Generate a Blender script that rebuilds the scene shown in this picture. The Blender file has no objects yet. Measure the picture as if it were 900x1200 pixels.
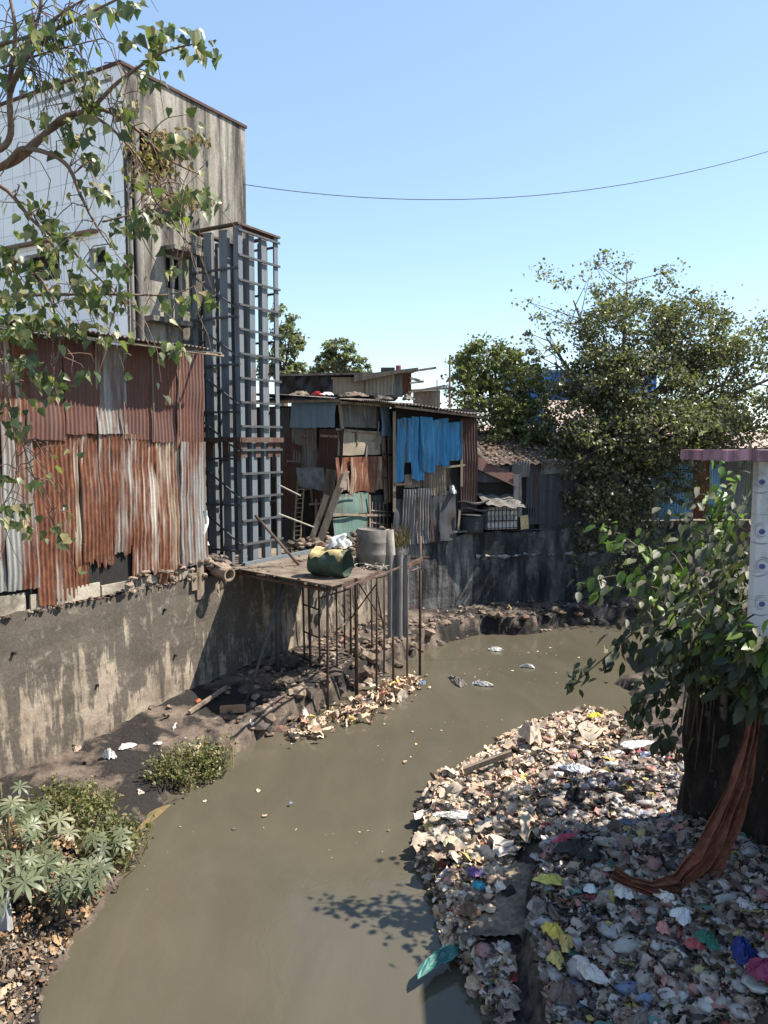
import bpy, math, random
import numpy as np
from mathutils import Vector, Matrix
random.seed(7); RNG = np.random.default_rng(11)
SC = bpy.context.scene; COL = SC.collection

# ------------------------------------------------------------------ camera, sky, sun, exposure
FPX = 920.0; HC = 6.2; PITCH = math.atan(82 / 920)
cam = bpy.data.cameras.new('camera'); cam_o = bpy.data.objects.new('camera', cam); COL.objects.link(cam_o)
cam.sensor_fit = 'VERTICAL'; cam.sensor_height = 24; cam.lens = 24 * FPX / 1200
cam.clip_start = .05; cam.clip_end = 3000
cam_o.location = (0, 0, HC); cam_o.rotation_euler = (math.pi / 2 - PITCH, 0, 0)
SC.camera = cam_o
SUN_AZ = math.radians(81); SUN_EL = math.radians(52)          # azimuth measured from +Y towards +X
world = bpy.data.worlds.new('World'); SC.world = world; world.use_nodes = True
wn = world.node_tree.nodes; wl = world.node_tree.links
sky = wn.new('ShaderNodeTexSky'); sky.sky_type = 'NISHITA'; sky.sun_disc = False
sky.sun_elevation = SUN_EL; sky.sun_rotation = SUN_AZ; sky.air_density = 1.0; sky.dust_density = .05; sky.ozone_density = 1.5
smx = wn.new('ShaderNodeMix'); smx.data_type = 'RGBA'; smx.inputs[0].default_value = .35; smx.inputs[7].default_value = (2.1, 3.0, 4.0, 1)   # flat blue mixed in to even out the sky gradient
wl.new(sky.outputs[0], smx.inputs[6]); wl.new(smx.outputs[2], wn['Background'].inputs[0]); wn['Background'].inputs[1].default_value = .118
sun = bpy.data.lights.new('sun', 'SUN'); sun.energy = 5.0; sun.angle = math.radians(.5); sun.color = (1, .93, .82)
sun_o = bpy.data.objects.new('sun', sun); COL.objects.link(sun_o)
SDIR = Vector((math.sin(SUN_AZ) * math.cos(SUN_EL), math.cos(SUN_AZ) * math.cos(SUN_EL), math.sin(SUN_EL)))
sun_o.rotation_euler = SDIR.to_track_quat('Z', 'Y').to_euler(); sun_o.location = (20, 5, 40)
SC.view_settings.view_transform = 'Standard'; SC.view_settings.look = 'None'
SC.view_settings.exposure = 1.1; SC.view_settings.gamma = 1; SC.view_settings.use_curve_mapping = False
SC.render.engine = 'CYCLES'
SC.cycles.use_denoising = True; SC.cycles.max_bounces = 6; SC.cycles.diffuse_bounces = 3
SC.cycles.transparent_max_bounces = 8

# ------------------------------------------------------------------ photo measuring helpers
_c, _s = math.cos(PITCH), math.sin(PITCH)
def ray(u, v):
    x = (u - 450) / FPX; y = (600 - v) / FPX
    return Vector((x, _c + y * _s, -_s + y * _c))
def P(u, v, Y):                                    # point of the pixel at distance Y
    d = ray(u, v); k = Y / d.y
    return Vector((d.x * k, Y, HC + d.z * k))
def G(u, v, z=0.0):                                # point of the pixel at height z
    d = ray(u, v); k = (z - HC) / d.z
    return Vector((d.x * k, d.y * k, z))

class Frame:                                       # a vertical plane: s along, t out of it, z up
    def __init__(f, A, d):
        f.A = Vector((A[0], A[1], 0)); f.d = Vector((d[0], d[1], 0)).normalized()
        f.n = Vector((f.d.y, -f.d.x, 0))
    def W(f, s, t, z): return f.A + f.d * s + f.n * t + Vector((0, 0, z))
    def px(f, u, v, t=0.0):
        r = ray(u, v); o = f.A + f.n * t
        k = (o - Vector((0, 0, HC))).dot(f.n) / r.dot(f.n)
        p = Vector((0, 0, HC)) + r * k
        return (p - f.A).dot(f.d), p.z

FL = Frame((-6.6, 13.5), (.51, .86))               # left river wall and the long shack on it
F3 = Frame((.30, 25.05), (.9, .436))               # wall and hut with the blue sheets
F4 = Frame((3.0, 26.36), (.957, .287))             # the far wall to the right
FX = Frame((-3.44, 24.49), (.86, -.51))            # shaded hut side facing the camera
FR = Frame((4.2, 10.35), (.23, -.97))             # right bank wall, s towards the camera
FR.n = Vector((-.97, -.23, 0)).normalized()

# ------------------------------------------------------------------ mesh helpers
class MB:
    def __init__(m): m.v = []; m.f = []
    def quad(m, *p):
        b = len(m.v); m.v += [Vector(q) for q in p]; m.f.append(tuple(range(b, b + len(p))))
    def hexa(m, p):                                # eight corners: bottom four, top four
        b = len(m.v); m.v += [Vector(q) for q in p]
        for f in ((3, 2, 1, 0), (4, 5, 6, 7), (0, 1, 5, 4), (1, 2, 6, 5), (2, 3, 7, 6), (3, 0, 4, 7)):
            m.f.append(tuple(b + i for i in f))
    def fbox(m, F, s0, s1, t0, t1, z0, z1):
        m.hexa([F.W(s0, t0, z0), F.W(s0, t1, z0), F.W(s1, t1, z0), F.W(s1, t0, z0),
                F.W(s0, t0, z1), F.W(s0, t1, z1), F.W(s1, t1, z1), F.W(s1, t0, z1)])
    def beam(m, a, b, w, h=None, up=(0, 0, 1)):     # square bar from a to b
        h = h or w; a = Vector(a); b = Vector(b); d = (b - a).normalized(); up = Vector(up)
        if abs(d.dot(up)) > .95: up = Vector((.5, .86, 0))
        x = d.cross(up).normalized(); y = x.cross(d)
        q = [x * (i * w / 2) + y * (j * h / 2) for i, j in ((-1, -1), (1, -1), (1, 1), (-1, 1))]
        m.hexa([a + k for k in q] + [b + k for k in q])
    def tube(m, pts, r, seg=6, cap=True):
        pts = [Vector(p) for p in pts]; n = len(pts)
        rr = r if isinstance(r, (list, tuple)) else [r] * n
        b = len(m.v); x = None
        for i, p in enumerate(pts):
            d = (pts[min(i + 1, n - 1)] - pts[max(i - 1, 0)]).normalized()
            if x is None:
                x = d.cross(Vector((0, 0, 1)) if abs(d.z) < .9 else Vector((1, 0, 0))).normalized()
            else:
                x = (x - d * x.dot(d)).normalized()
            y = d.cross(x)
            for k in range(seg):
                a = 2 * math.pi * k / seg
                m.v.append(p + (x * math.cos(a) + y * math.sin(a)) * rr[i])
        for i in range(n - 1):
            for k in range(seg):
                k2 = (k + 1) % seg
                m.f.append((b + i * seg + k, b + i * seg + k2, b + (i + 1) * seg + k2, b + (i + 1) * seg + k))
        if cap:
            m.f.append(tuple(b + k for k in reversed(range(seg)))); m.f.append(tuple(b + (n - 1) * seg + k for k in range(seg)))
    def grid(m, fn, nu, nv):
        b = len(m.v)
        for j in range(nv + 1):
            for i in range(nu + 1): m.v.append(Vector(fn(i / nu, j / nv)))
        for j in range(nv):
            for i in range(nu):
                k = b + j * (nu + 1) + i; m.f.append((k, k + 1, k + nu + 2, k + nu + 1))
    def lathe(m, base, axis, prof, seg=20):         # prof: list of (radius, distance along the axis)
        axis = Vector(axis).normalized(); x = axis.orthogonal().normalized(); y = axis.cross(x); b = len(m.v); base = Vector(base)
        for r, h in prof:
            for k in range(seg):
                a = 2 * math.pi * k / seg; m.v.append(base + axis * h + (x * math.cos(a) + y * math.sin(a)) * r)
        for i in range(len(prof) - 1):
            for k in range(seg):
                k2 = (k + 1) % seg; m.f.append((b + i * seg + k, b + i * seg + k2, b + (i + 1) * seg + k2, b + (i + 1) * seg + k))
    def corr(m, o, u, w, h, up=(0, 0, 1), out=None, pitch=.095, amp=.014, nv=9, warp=.012, rag=0.0, ragtop=0.0, seed=None, trap=False, skew=0.0, per=6):
        # corrugated sheet: o = lower corner, u = along, up = ridge direction
        R = random.Random(seed if seed is not None else random.random())
        u = Vector(u).normalized(); up = Vector(up).normalized(); out = Vector(out) if out is not None else u.cross(up)
        out = out.normalized(); nu = max(4, int(w / pitch * per)); ph = [R.uniform(0, 6.3) for _ in range(6)]; o = Vector(o)
        edge = [R.random() for _ in range(nu + 2)]; edge2 = [R.random() for _ in range(nu + 2)]
        def fn(a, c):
            i = int(round(a * nu)); x = a * w
            k = math.sin(2 * math.pi * x / pitch)
            if trap: k = max(-1, min(1, k * 2.2))
            rg = rag * (.6 * edge[i // 5 * 5 if i // 5 * 5 < nu else nu] + .25 * edge[i] + .5 * (.5 + .5 * math.sin(x * 5 + ph[3]))); rt = ragtop * (.5 + .5 * math.sin(x * 4 + ph[4]))
            y = rg + c * (h - rg - rt)
            d = amp * k + warp * (math.sin(x * 3.1 + ph[0] + y * .8) + math.sin(y * 2.7 + ph[1]) + .6 * math.sin(y * 7 + x * 2 + ph[2]))
            return o + u * (x + skew * y) + up * y + out * d
        m.grid(fn, nu, nv)
    def rock(m, c, r, rng=random):
        t = (1 + 5 ** .5) / 2
        V = [(-1, t, 0), (1, t, 0), (-1, -t, 0), (1, -t, 0), (0, -1, t), (0, 1, t), (0, -1, -t), (0, 1, -t), (t, 0, -1), (t, 0, 1), (-t, 0, -1), (-t, 0, 1)]
        Fc = [(0, 11, 5), (0, 5, 1), (0, 1, 7), (0, 7, 10), (0, 10, 11), (1, 5, 9), (5, 11, 4), (11, 10, 2), (10, 7, 6), (7, 1, 8), (3, 9, 4), (3, 4, 2), (3, 2, 6), (3, 6, 8), (3, 8, 9), (4, 9, 5), (2, 4, 11), (6, 2, 10), (8, 6, 7), (9, 8, 1)]
        b = len(m.v); sx, sy, sz = (rng.uniform(.7, 1.3), rng.uniform(.6, 1.2), rng.uniform(.4, .8)); a = rng.uniform(0, 6.3); ca, sa = math.cos(a), math.sin(a)
        for q in V:
            k = r / 1.9 * rng.uniform(.75, 1.2); x, y, z = q[0] * k * sx, q[1] * k * sy, q[2] * k * sz
            m.v.append(Vector((c[0] + x * ca - y * sa, c[1] + x * sa + y * ca, c[2] + z)))
        m.f += [tuple(b + i for i in f) for f in Fc]
    def build(m, name, mat, parent=None, smooth=False, loc=None):
        root = Vector(parent['_o']) if parent is not None else (Vector(loc) if loc is not None else base_of(m.v))
        me = bpy.data.meshes.new(name); me.from_pydata([tuple(p - root) for p in m.v], [], m.f); me.update()
        if smooth: me.polygons.foreach_set('use_smooth', [True] * len(me.polygons))
        me.materials.append(mat)
        return link(name, me, parent, root)
def base_of(v):
    n = len(v); zs = min(p.z for p in v)
    return Vector((sum(p.x for p in v) / n, sum(p.y for p in v) / n, zs))
ORIG = {}
def link(name, me, parent, root):
    o = bpy.data.objects.new(name, me); COL.objects.link(o)
    if parent is None: o.location = root
    else: o.parent = parent
    o['_o'] = tuple(root); ORIG[o.name] = o
    return o
def thing(name, loc, label, cat, group=None):
    o = bpy.data.objects.new(name, None); COL.objects.link(o); o.location = loc; o.empty_display_size = .2
    o['_o'] = tuple(loc); ORIG[o.name] = o
    return tag(o, label, cat, group)
def tag(o, label, cat, group=None, kind=None):
    if label: o['label'] = label
    if cat: o['category'] = cat
    if group: o['group'] = group
    if kind: o['kind'] = kind
    return o
def struct(o): o['kind'] = 'structure'; return o
def mesh_np(name, V, faces, mat, parent=None, loc=None, smooth=False):
    # V (n,3); faces: list of (m,k) index arrays
    root = Vector(parent['_o']) if parent is not None else Vector(loc if loc is not None else (V[:, 0].mean(), V[:, 1].mean(), V[:, 2].min()))
    me = bpy.data.meshes.new(name); me.vertices.add(len(V))
    me.vertices.foreach_set('co', (V - np.array(root)).astype(np.float32).ravel())
    tot = np.concatenate([np.full(len(f), f.shape[1], np.int32) for f in faces]); lo = np.concatenate([f.ravel() for f in faces]).astype(np.int32)
    me.loops.add(len(lo)); me.loops.foreach_set('vertex_index', lo); me.polygons.add(len(tot))
    me.polygons.foreach_set('loop_start', np.concatenate([[0], np.cumsum(tot)[:-1]]).astype(np.int32))
    if smooth: me.polygons.foreach_set('use_smooth', np.ones(len(tot), bool))
    me.update(calc_edges=True); me.validate(); me.materials.append(mat)
    return link(name, me, parent, root)
# ---- leaves as small faces
T_FAR = (np.array([(0, 0, 0), (.38, .45, .1), (0, 1, 0), (-.38, .45, .1)]), [(0, 1, 2, 3)])
T_OVAL = (np.array([(0, 0, 0), (.22, .25, .06), (.24, .6, .05), (0, 1, -.1), (-.24, .6, .05), (-.22, .25, .06), (0, .5, -.02)]), [(0, 1, 2, 6), (6, 2, 3), (0, 6, 4, 5), (6, 3, 4)])
T_HEART = (np.array([(0, 0, 0), (.3, -.06, .07), (.47, .25, .1), (.28, .6, .04), (0, 1.1, -.12), (-.28, .6, .04), (-.47, .25, .1), (-.3, -.06, .07), (0, .45, -.03)]), [(0, 1, 2, 8), (8, 2, 3), (8, 3, 4), (0, 8, 6, 7), (8, 5, 6), (8, 4, 5)])
def palmate():
    V = [(0, 0, 0)]; Fc = []; n = 8
    for i in range(n):
        a = math.radians(-150 + 300 * i / (n - 1)); L = 1 - .35 * abs(i - (n - 1) / 2) / (n / 2); w = .13
        dx, dy = math.sin(a), math.cos(a); b = len(V)
        for l, ww, z in ((.45, w * .75, .05), (.68, w * .7, 0), (1, 0, -.14)):
            if ww: V += [(dx * l * L + dy * ww, dy * l * L - dx * ww, z), (dx * l * L - dy * ww, dy * l * L + dx * ww, z)]
            else: V.append((dx * l * L, dy * l * L, z))
        Fc += [(0, b, b + 1), (b, b + 2, b + 3, b + 1), (b + 2, b + 4, b + 3)]
    return np.array(V), Fc
T_PALM = palmate()
def frames(N, tip=None, tipvar=.6, up=(0, 0, 1), upvar=.7, rng=RNG):
    t = rng.normal(size=(N, 3)) if tip is None else np.asarray(tip, float) + rng.normal(size=(N, 3)) * tipvar
    t /= np.linalg.norm(t, axis=1)[:, None] + 1e-9
    n = np.asarray(up, float) + rng.normal(size=(N, 3)) * upvar
    x = np.cross(t, n); x /= np.linalg.norm(x, axis=1)[:, None] + 1e-9
    z = np.cross(x, t)
    return np.stack([x, t, z], 1)                   # rows
def leaf_mesh(name, pos, fr, size, tmpl, mat, parent=None, loc=None):
    TV, TF = tmpl; N = len(pos); k = len(TV)
    V = (pos[:, None, :] + np.einsum('vi,nij->nvj', TV, fr) * np.asarray(size).reshape(-1, 1, 1)).reshape(-1, 3)
    base = (np.arange(N) * k)[:, None]
    by = {}
    for f in TF: by.setdefault(len(f), []).append(f)
    faces = []
    for n, fl in by.items():
        for f in fl: faces.append(base + np.array(f)[None, :])
    g = {}
    for f in faces: g.setdefault(f.shape[1], []).append(f)
    return mesh_np(name, V, [np.concatenate(x) for x in g.values()], mat, parent, loc)
def vnoise(x, y, s=1.0, o=0.0):
    x = x / s + o; y = y / s - o * 1.7
    return (np.sin(x * 2.1 + 1.3 * np.sin(y * 1.7 + o)) + np.sin(y * 2.6 + 1.1 * np.sin(x * 1.9)) + .5 * np.sin(x * 5.3 + y * 3.1) + .5 * np.sin(y * 6.1 - x * 4.3 + 2 * np.sin(x * 2.3))) / 3
def sdist(X, Y, poly):
    p = np.array([(q[0], q[1]) for q in poly]); n = len(p); D = np.full(X.shape, 1e9); ins = np.zeros(X.shape, bool)
    for i in range(n):
        a = p[i]; b = p[(i + 1) % n]; e = b - a; L = (e ** 2).sum() + 1e-12
        t = np.clip(((X - a[0]) * e[0] + (Y - a[1]) * e[1]) / L, 0, 1)
        D = np.minimum(D, np.hypot(X - a[0] - t * e[0], Y - a[1] - t * e[1]))
        c = ((a[1] > Y) != (b[1] > Y)) & (X < (b[0] - a[0]) * (Y - a[1]) / (b[1] - a[1] + 1e-12) + a[0]); ins ^= c
    return np.where(ins, D, -D)
def sm(x): x = np.clip(x, 0, 1); return x * x * (3 - 2 * x)

# ------------------------------------------------------------------ materials
class NT:
    def __init__(s, name):
        s.m = bpy.data.materials.new(name); s.m.use_nodes = True; s.t = s.m.node_tree; s.b = s.t.nodes['Principled BSDF']; s.out = s.t.nodes['Material Output']
    def n(s, k, **kw):
        x = s.t.nodes.new('ShaderNode' + k)
        for a, b in kw.items(): setattr(x, a, b)
        return x
    def l(s, a, b): s.t.links.new(a, b)
    def coords(s, stretch=(1, 1, 1)):
        tc = s.n('TexCoord'); oi = s.n('ObjectInfo'); mu = s.n('VectorMath', operation='SCALE'); mu.inputs[0].default_value = (37, 21, 53)
        s.l(oi.outputs['Random'], mu.inputs['Scale']); ad = s.n('VectorMath', operation='ADD'); s.l(tc.outputs['Object'], ad.inputs[0]); s.l(mu.outputs[0], ad.inputs[1])
        mp = s.n('Mapping'); mp.inputs['Scale'].default_value = stretch; s.l(ad.outputs[0], mp.inputs[0])
        return mp.outputs[0]
    def noise(s, vec, scale, detail=6, rough=.6, dist=0):
        x = s.n('TexNoise'); x.inputs['Scale'].default_value = scale; x.inputs['Detail'].default_value = detail; x.inputs['Roughness'].default_value = rough; x.inputs['Distortion'].default_value = dist
        s.l(vec, x.inputs['Vector']); return x.outputs['Fac']
    def ramp(s, fac, stops, interp='LINEAR'):
        r = s.n('ValToRGB'); r.color_ramp.interpolation = interp; e = r.color_ramp.elements
        while len(e) < len(stops): e.new(.5)
        for k, (p, c) in enumerate(stops): e[k].position = p; e[k].color = (*(c if hasattr(c, '__len__') else (c, c, c)), 1)
        s.l(fac, r.inputs[0]); return r.outputs['Color']
    def mix(s, fac, a, b, blend='MIX'):
        x = s.n('Mix', data_type='RGBA', blend_type=blend)
        for sock, val in ((x.inputs[0], fac), (x.inputs[6], a), (x.inputs[7], b)):
            if hasattr(val, 'is_output'): s.l(val, sock)
            elif hasattr(val, '__len__'): sock.default_value = (*val, 1)
            else: sock.default_value = val
        return x.outputs[2]
    def bump(s, h, strength=.3, dist=.02):
        x = s.n('Bump'); x.inputs['Strength'].default_value = strength; x.inputs['Distance'].default_value = dist; s.l(h, x.inputs['Height']); s.l(x.outputs[0], s.b.inputs['Normal'])
    def fin(s, col, rough=.85, metal=0, spec=.3):
        if hasattr(col, 'is_output'): s.l(col, s.b.inputs['Base Color'])
        else: s.b.inputs['Base Color'].default_value = (*col, 1)
        s.b.inputs['Roughness'].default_value = rough; s.b.inputs['Metallic'].default_value = metal; s.b.inputs['Specular IOR Level'].default_value = spec
        return s.m
def m_rough(name, cols, scale=4, stretch=(1, 1, 1), stain=None, stain_scale=1.2, stain_pos=(.45, .65), bump=.4, bscale=18, rough=.9, bdist=.02, stain_stretch=None, spec=.25):
    s = NT(name); v = s.coords(stretch); c = s.ramp(s.noise(v, scale), [(.3, cols[0]), (.5, cols[1]), (.72, cols[2])])
    if stain is not None:
        v2 = s.coords(stain_stretch or stretch)
        c = s.mix(s.ramp(s.noise(v2, stain_scale, 8, .65), [(stain_pos[0], 0.0), (stain_pos[1], 1.0)]), c, stain)
    v3 = s.coords(); nz = s.noise(v3, bscale, 8, .7)
    c = s.mix(.6, c, s.mix(1.0, c, s.ramp(nz, [(.3, (.45, .45, .45)), (.7, (1.25, 1.25, 1.25))]), 'MULTIPLY'))
    s.bump(nz, bump, bdist); return s.fin(c, rough, 0, spec)
RUST = [(.05, .018, .011), (.135, .048, .024), (.25, .11, .055)]
def m_sheet(name, base, amount=.5, base2=None, metal=0.0, rough=.6, rust=RUST, soft=.12, pale=None):
    # sheet metal: paint or zinc, streaky rust coming through from the edges and laps
    s = NT(name); v = s.coords((1, 1, .22)); vb = s.coords((3.0, 3.0, .12)); vf = s.coords()
    a = s.noise(v, 2.2, 7, .62); b = s.noise(vb, 3.2, 5, .6)
    mixf = s.n('Math', operation='ADD'); h1 = s.n('Math', operation='MULTIPLY'); h1.inputs[1].default_value = .55; h2 = s.n('Math', operation='MULTIPLY'); h2.inputs[1].default_value = .45
    s.l(a, h1.inputs[0]); s.l(b, h2.inputs[0]); s.l(h1.outputs[0], mixf.inputs[0]); s.l(h2.outputs[0], mixf.inputs[1])
    th = .68 - .36 * amount
    rustc = s.ramp(s.noise(s.coords((1, 1, .4)), 9, 8, .7), [(.3, rust[0]), (.5, rust[1]), (.75, rust[2])])
    bc = s.ramp(s.noise(vb, 2.4, 4), [(.3, base), (.7, base2 or tuple(min(1, x * 1.25) for x in base))])
    if pale: bc = s.mix(s.ramp(s.noise(v, 4.1, 6), [(.52, 0.0), (.62, 1.0)]), bc, pale)
    col = s.mix(s.ramp(mixf.outputs[0], [(th - soft / 2, 0.0), (th + soft / 2, 1.0)]), bc, rustc)
    fine = s.noise(vf, 40, 4, .7); col = s.mix(.35, col, s.mix(1.0, col, s.ramp(fine, [(.3, (.5, .5, .5)), (.7, (1.3, 1.3, 1.3))]), 'MULTIPLY'))
    s.bump(fine, .15, .01); return s.fin(col, rough, metal, .35)
def m_leaf(name, stops, trans=.3, rough=.5, spec=.4):
    s = NT(name); g = s.n('NewGeometry'); c = s.ramp(g.outputs['Random Per Island'], stops)
    c = s.mix(.5, c, s.mix(1.0, c, s.ramp(s.noise(s.coords(), 2.2, 3), [(.35, (.55, .55, .55)), (.65, (1.3, 1.3, 1.3))]), 'MULTIPLY'))
    m = s.fin(c, rough, 0, spec); tr = s.n('BsdfTranslucent'); mx = s.n('MixShader'); mx.inputs[0].default_value = trans
    tc = s.mix(1.0, c, (1.2, 1.5, .6), 'MULTIPLY'); s.l(tc, tr.inputs[0]); s.l(s.b.outputs[0], mx.inputs[1]); s.l(tr.outputs[0], mx.inputs[2]); s.l(mx.outputs[0], s.out.inputs[0])
    return m
def m_island(name, stops, rough=.6, interp='CONSTANT', spec=.4):
    s = NT(name); g = s.n('NewGeometry'); c = s.ramp(g.outputs['Random Per Island'], stops, interp)
    c = s.mix(.55, c, s.mix(1.0, c, s.ramp(s.noise(s.coords(), 14, 5), [(.3, (.45, .42, .4)), (.65, (1.2, 1.2, 1.2))]), 'MULTIPLY'))
    return s.fin(c, rough, 0, spec)
def m_plain(name, col, rough=.6, var=.35, scale=8, metal=0, dirt=None, spec=.35):
    s = NT(name); c = s.ramp(s.noise(s.coords(), scale, 6), [(.3, tuple(x * (1 - var) for x in col)), (.7, tuple(x * (1 + var * .6) for x in col))])
    if dirt: c = s.mix(s.ramp(s.noise(s.coords((1, 1, .5)), 2.5, 8, .7), [(.5, 0.0), (.68, 1.0)]), c, dirt)
    s.bump(s.noise(s.coords(), scale * 4, 4), .15, .01); return s.fin(c, rough, metal, spec)

M = {}
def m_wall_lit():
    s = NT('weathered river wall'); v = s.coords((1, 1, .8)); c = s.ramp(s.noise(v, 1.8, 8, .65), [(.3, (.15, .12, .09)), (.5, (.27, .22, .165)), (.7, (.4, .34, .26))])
    sp = s.n('SeparateXYZ'); tc = s.n('TexCoord'); s.l(tc.outputs['Object'], sp.inputs[0]); hz = s.n('MapRange'); hz.inputs[1].default_value = .6; hz.inputs[2].default_value = 2.8; s.l(sp.outputs[2], hz.inputs[0])
    st = s.noise(s.coords((2.2, 2.2, .22)), 1.6, 9, .7); bl = s.noise(s.coords((1, 1, .9)), .9, 8, .7)
    ad = s.n('Math', operation='MULTIPLY_ADD'); s.l(hz.outputs[0], ad.inputs[0]); ad.inputs[1].default_value = .17; s.l(st, ad.inputs[2])
    a2 = s.n('Math', operation='MULTIPLY_ADD'); s.l(bl, a2.inputs[0]); a2.inputs[1].default_value = .8; s.l(ad.outputs[0], a2.inputs[2])
    c = s.mix(s.ramp(a2.outputs[0], [(.92, 0.0), (1.32, .85)]), c, (.075, .064, .055))
    c = s.mix(s.ramp(s.noise(s.coords((1, 1, 1)), 3.2, 9, .75), [(.54, 0.0), (.74, .6)]), c, (.42, .37, .29))
    c = s.mix(s.ramp(s.noise(s.coords((1, 1, 1)), 7, 9, .75), [(.6, 0.0), (.68, .75)]), c, (.1, .08, .065))
    f = s.noise(s.coords(), 16, 9, .75); c = s.mix(.55, c, s.mix(1.0, c, s.ramp(f, [(.3, (.45, .45, .45)), (.7, (1.35, 1.35, 1.35))]), 'MULTIPLY')); s.bump(f, .5, .03); return s.fin(c, .95, 0, .15)
M['wall_lit'] = m_wall_lit()
M['wall_far'] = m_rough('streaked river wall darkened for shade', [(.035, .034, .034), (.075, .074, .073), (.2, .19, .18)], 2.6, (1, 1, .5), stain=(.015, .015, .016), stain_scale=1.3, stain_pos=(.42, .6), bump=.6, bscale=9, bdist=.04, stain_stretch=(1.5, 1.5, .3))  # streaked wall greys darkened to carry the shade under the big tree
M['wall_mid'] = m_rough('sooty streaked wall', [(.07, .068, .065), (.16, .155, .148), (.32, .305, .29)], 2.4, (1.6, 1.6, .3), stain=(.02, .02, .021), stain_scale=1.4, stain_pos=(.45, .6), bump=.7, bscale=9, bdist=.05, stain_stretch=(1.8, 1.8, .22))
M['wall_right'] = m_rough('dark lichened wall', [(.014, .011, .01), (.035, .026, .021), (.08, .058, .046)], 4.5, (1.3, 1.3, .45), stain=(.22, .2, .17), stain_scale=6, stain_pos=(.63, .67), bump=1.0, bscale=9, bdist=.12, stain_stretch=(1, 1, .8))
M['build_grey'] = m_rough('grimy render', [(.2, .18, .15), (.29, .265, .225), (.4, .375, .33)], 2.2, (1.6, 1.6, .25), stain=(.055, .05, .045), stain_scale=1.3, stain_pos=(.44, .62), bump=.3, bscale=14, stain_stretch=(2.2, 2.2, .22))
M['plinth'] = m_rough('cream plinth', [(.3, .26, .2), (.42, .37, .29), (.5, .45, .37)], 3, stain=(.12, .1, .08), bump=.3)
M['mud'] = m_rough('bank mud', [(.06, .046, .037), (.13, .1, .078), (.22, .17, .135)], 2.2, stain=(.025, .022, .02), stain_scale=.9, stain_pos=(.46, .53), bump=.9, bscale=14, bdist=.05)
M['mud_right'] = m_rough('garbage soil', [(.05, .042, .036), (.13, .1, .08), (.24, .19, .15)], 5, stain=(.03, .027, .025), stain_scale=2, stain_pos=(.5, .6), bump=.9, bscale=18, bdist=.05)
M['earth'] = m_rough('dusty earth', [(.14, .11, .085), (.22, .175, .13), (.3, .24, .18)], .6, bump=.5, bscale=5)
M['kerb'] = m_rough('old concrete slab', [(.1, .085, .07), (.17, .145, .12), (.24, .2, .17)], 4, stain=(.05, .045, .04), stain_scale=2, bump=.6, bscale=20)
M['slab'] = m_rough('dusty brown slab', [(.15, .115, .085), (.22, .175, .13), (.3, .245, .19)], 5, stain=(.07, .055, .045), stain_scale=3, bump=.6, bscale=20)
M['rubble'] = m_island('rubble', [(0, (.12, .09, .07)), (.25, (.19, .14, .105)), (.5, (.08, .065, .055)), (.65, (.25, .195, .15)), (.88, (.15, .09, .065))], .95)
GALV = (.27, .28, .29)
M['galv'] = m_sheet('dull zinc sheet', (.22, .215, .2), .46, (.33, .32, .3), .1)
M['galv_streak'] = m_sheet('zinc sheet streaked with rust', (.3, .28, .25), .68, (.43, .4, .36), .1)
M['cream_rust'] = m_sheet('cream sheet streaked with rust', (.35, .29, .22), .66, (.46, .4, .31), 0)
M['rust'] = m_sheet('heavily rusted sheet', (.36, .33, .3), .93, (.45, .42, .38), 0, .85, soft=.2)
M['rust_mid'] = m_sheet('orange rusted sheet', (.42, .36, .3), .72, (.5, .45, .4), 0, .85)
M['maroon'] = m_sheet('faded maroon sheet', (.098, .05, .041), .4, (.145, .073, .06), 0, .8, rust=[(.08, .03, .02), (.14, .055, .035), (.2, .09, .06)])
M['maroon_dark'] = m_sheet('maroon sheet dark with soot and shade', (.055, .028, .024), .4, (.085, .042, .036), 0, .85, rust=[(.03, .018, .014), (.06, .035, .026), (.1, .06, .045)])  # maroon copy darkened for the sooty corner and the hut's shaded side
M['bluegrey'] = m_sheet('blue grey sheet', (.1, .16, .22), .12, (.15, .22, .29), 0, .6)
M['blue'] = m_sheet('blue painted sheet', (.028, .18, .36), .3, (.045, .25, .46), 0, .5, rust=[(.025, .028, .035), (.05, .045, .045), (.09, .075, .065)], pale=(.07, .25, .42))
M['blue_far'] = m_sheet('blue fence sheet', (.1, .24, .38), .2, (.2, .36, .5), 0, .6)
M['green'] = m_sheet('green tin sheet', (.085, .15, .13), .3, (.125, .2, .17), 0, .7)
M['beige'] = m_sheet('beige board', (.25, .205, .15), .25, (.33, .275, .2), 0, .9, rust=[(.1, .08, .06), (.16, .13, .1), (.2, .17, .13)])
M['grey_sheet'] = m_sheet('weathered grey sheet', (.1, .094, .09), .4, (.2, .19, .18), .05, .8, rust=[(.04, .035, .03), (.09, .075, .06), (.14, .11, .09)])
M['dark_sheet'] = m_sheet('near black sheet', (.04, .04, .045), .3, (.08, .08, .085), 0, .8, rust=[(.02, .015, .012), (.05, .03, .022), (.08, .05, .035)])  # near black sheet with dark brown streaks
M['roof'] = m_sheet('roof sheet', (.15, .14, .13), .5, (.3, .28, .26), 0, .9, rust=[(.06, .04, .03), (.12, .085, .065), (.2, .15, .12)])
M['dark'] = m_plain('interior painted shade black', (.02, .018, .016), .95)  # near black stands in for the shade inside walls and openings
M['steel_blue'] = m_sheet('blue grey steel', (.115, .135, .152), .26, (.16, .18, .197), 0, .6, rust=[(.06, .04, .035), (.1, .06, .045), (.16, .1, .07)])
M['steel_dark'] = m_sheet('dark steel angle', (.055, .06, .066), .3, (.08, .085, .09), 0, .6, rust=[(.03, .02, .016), (.06, .035, .028), (.09, .055, .04)])
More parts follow.
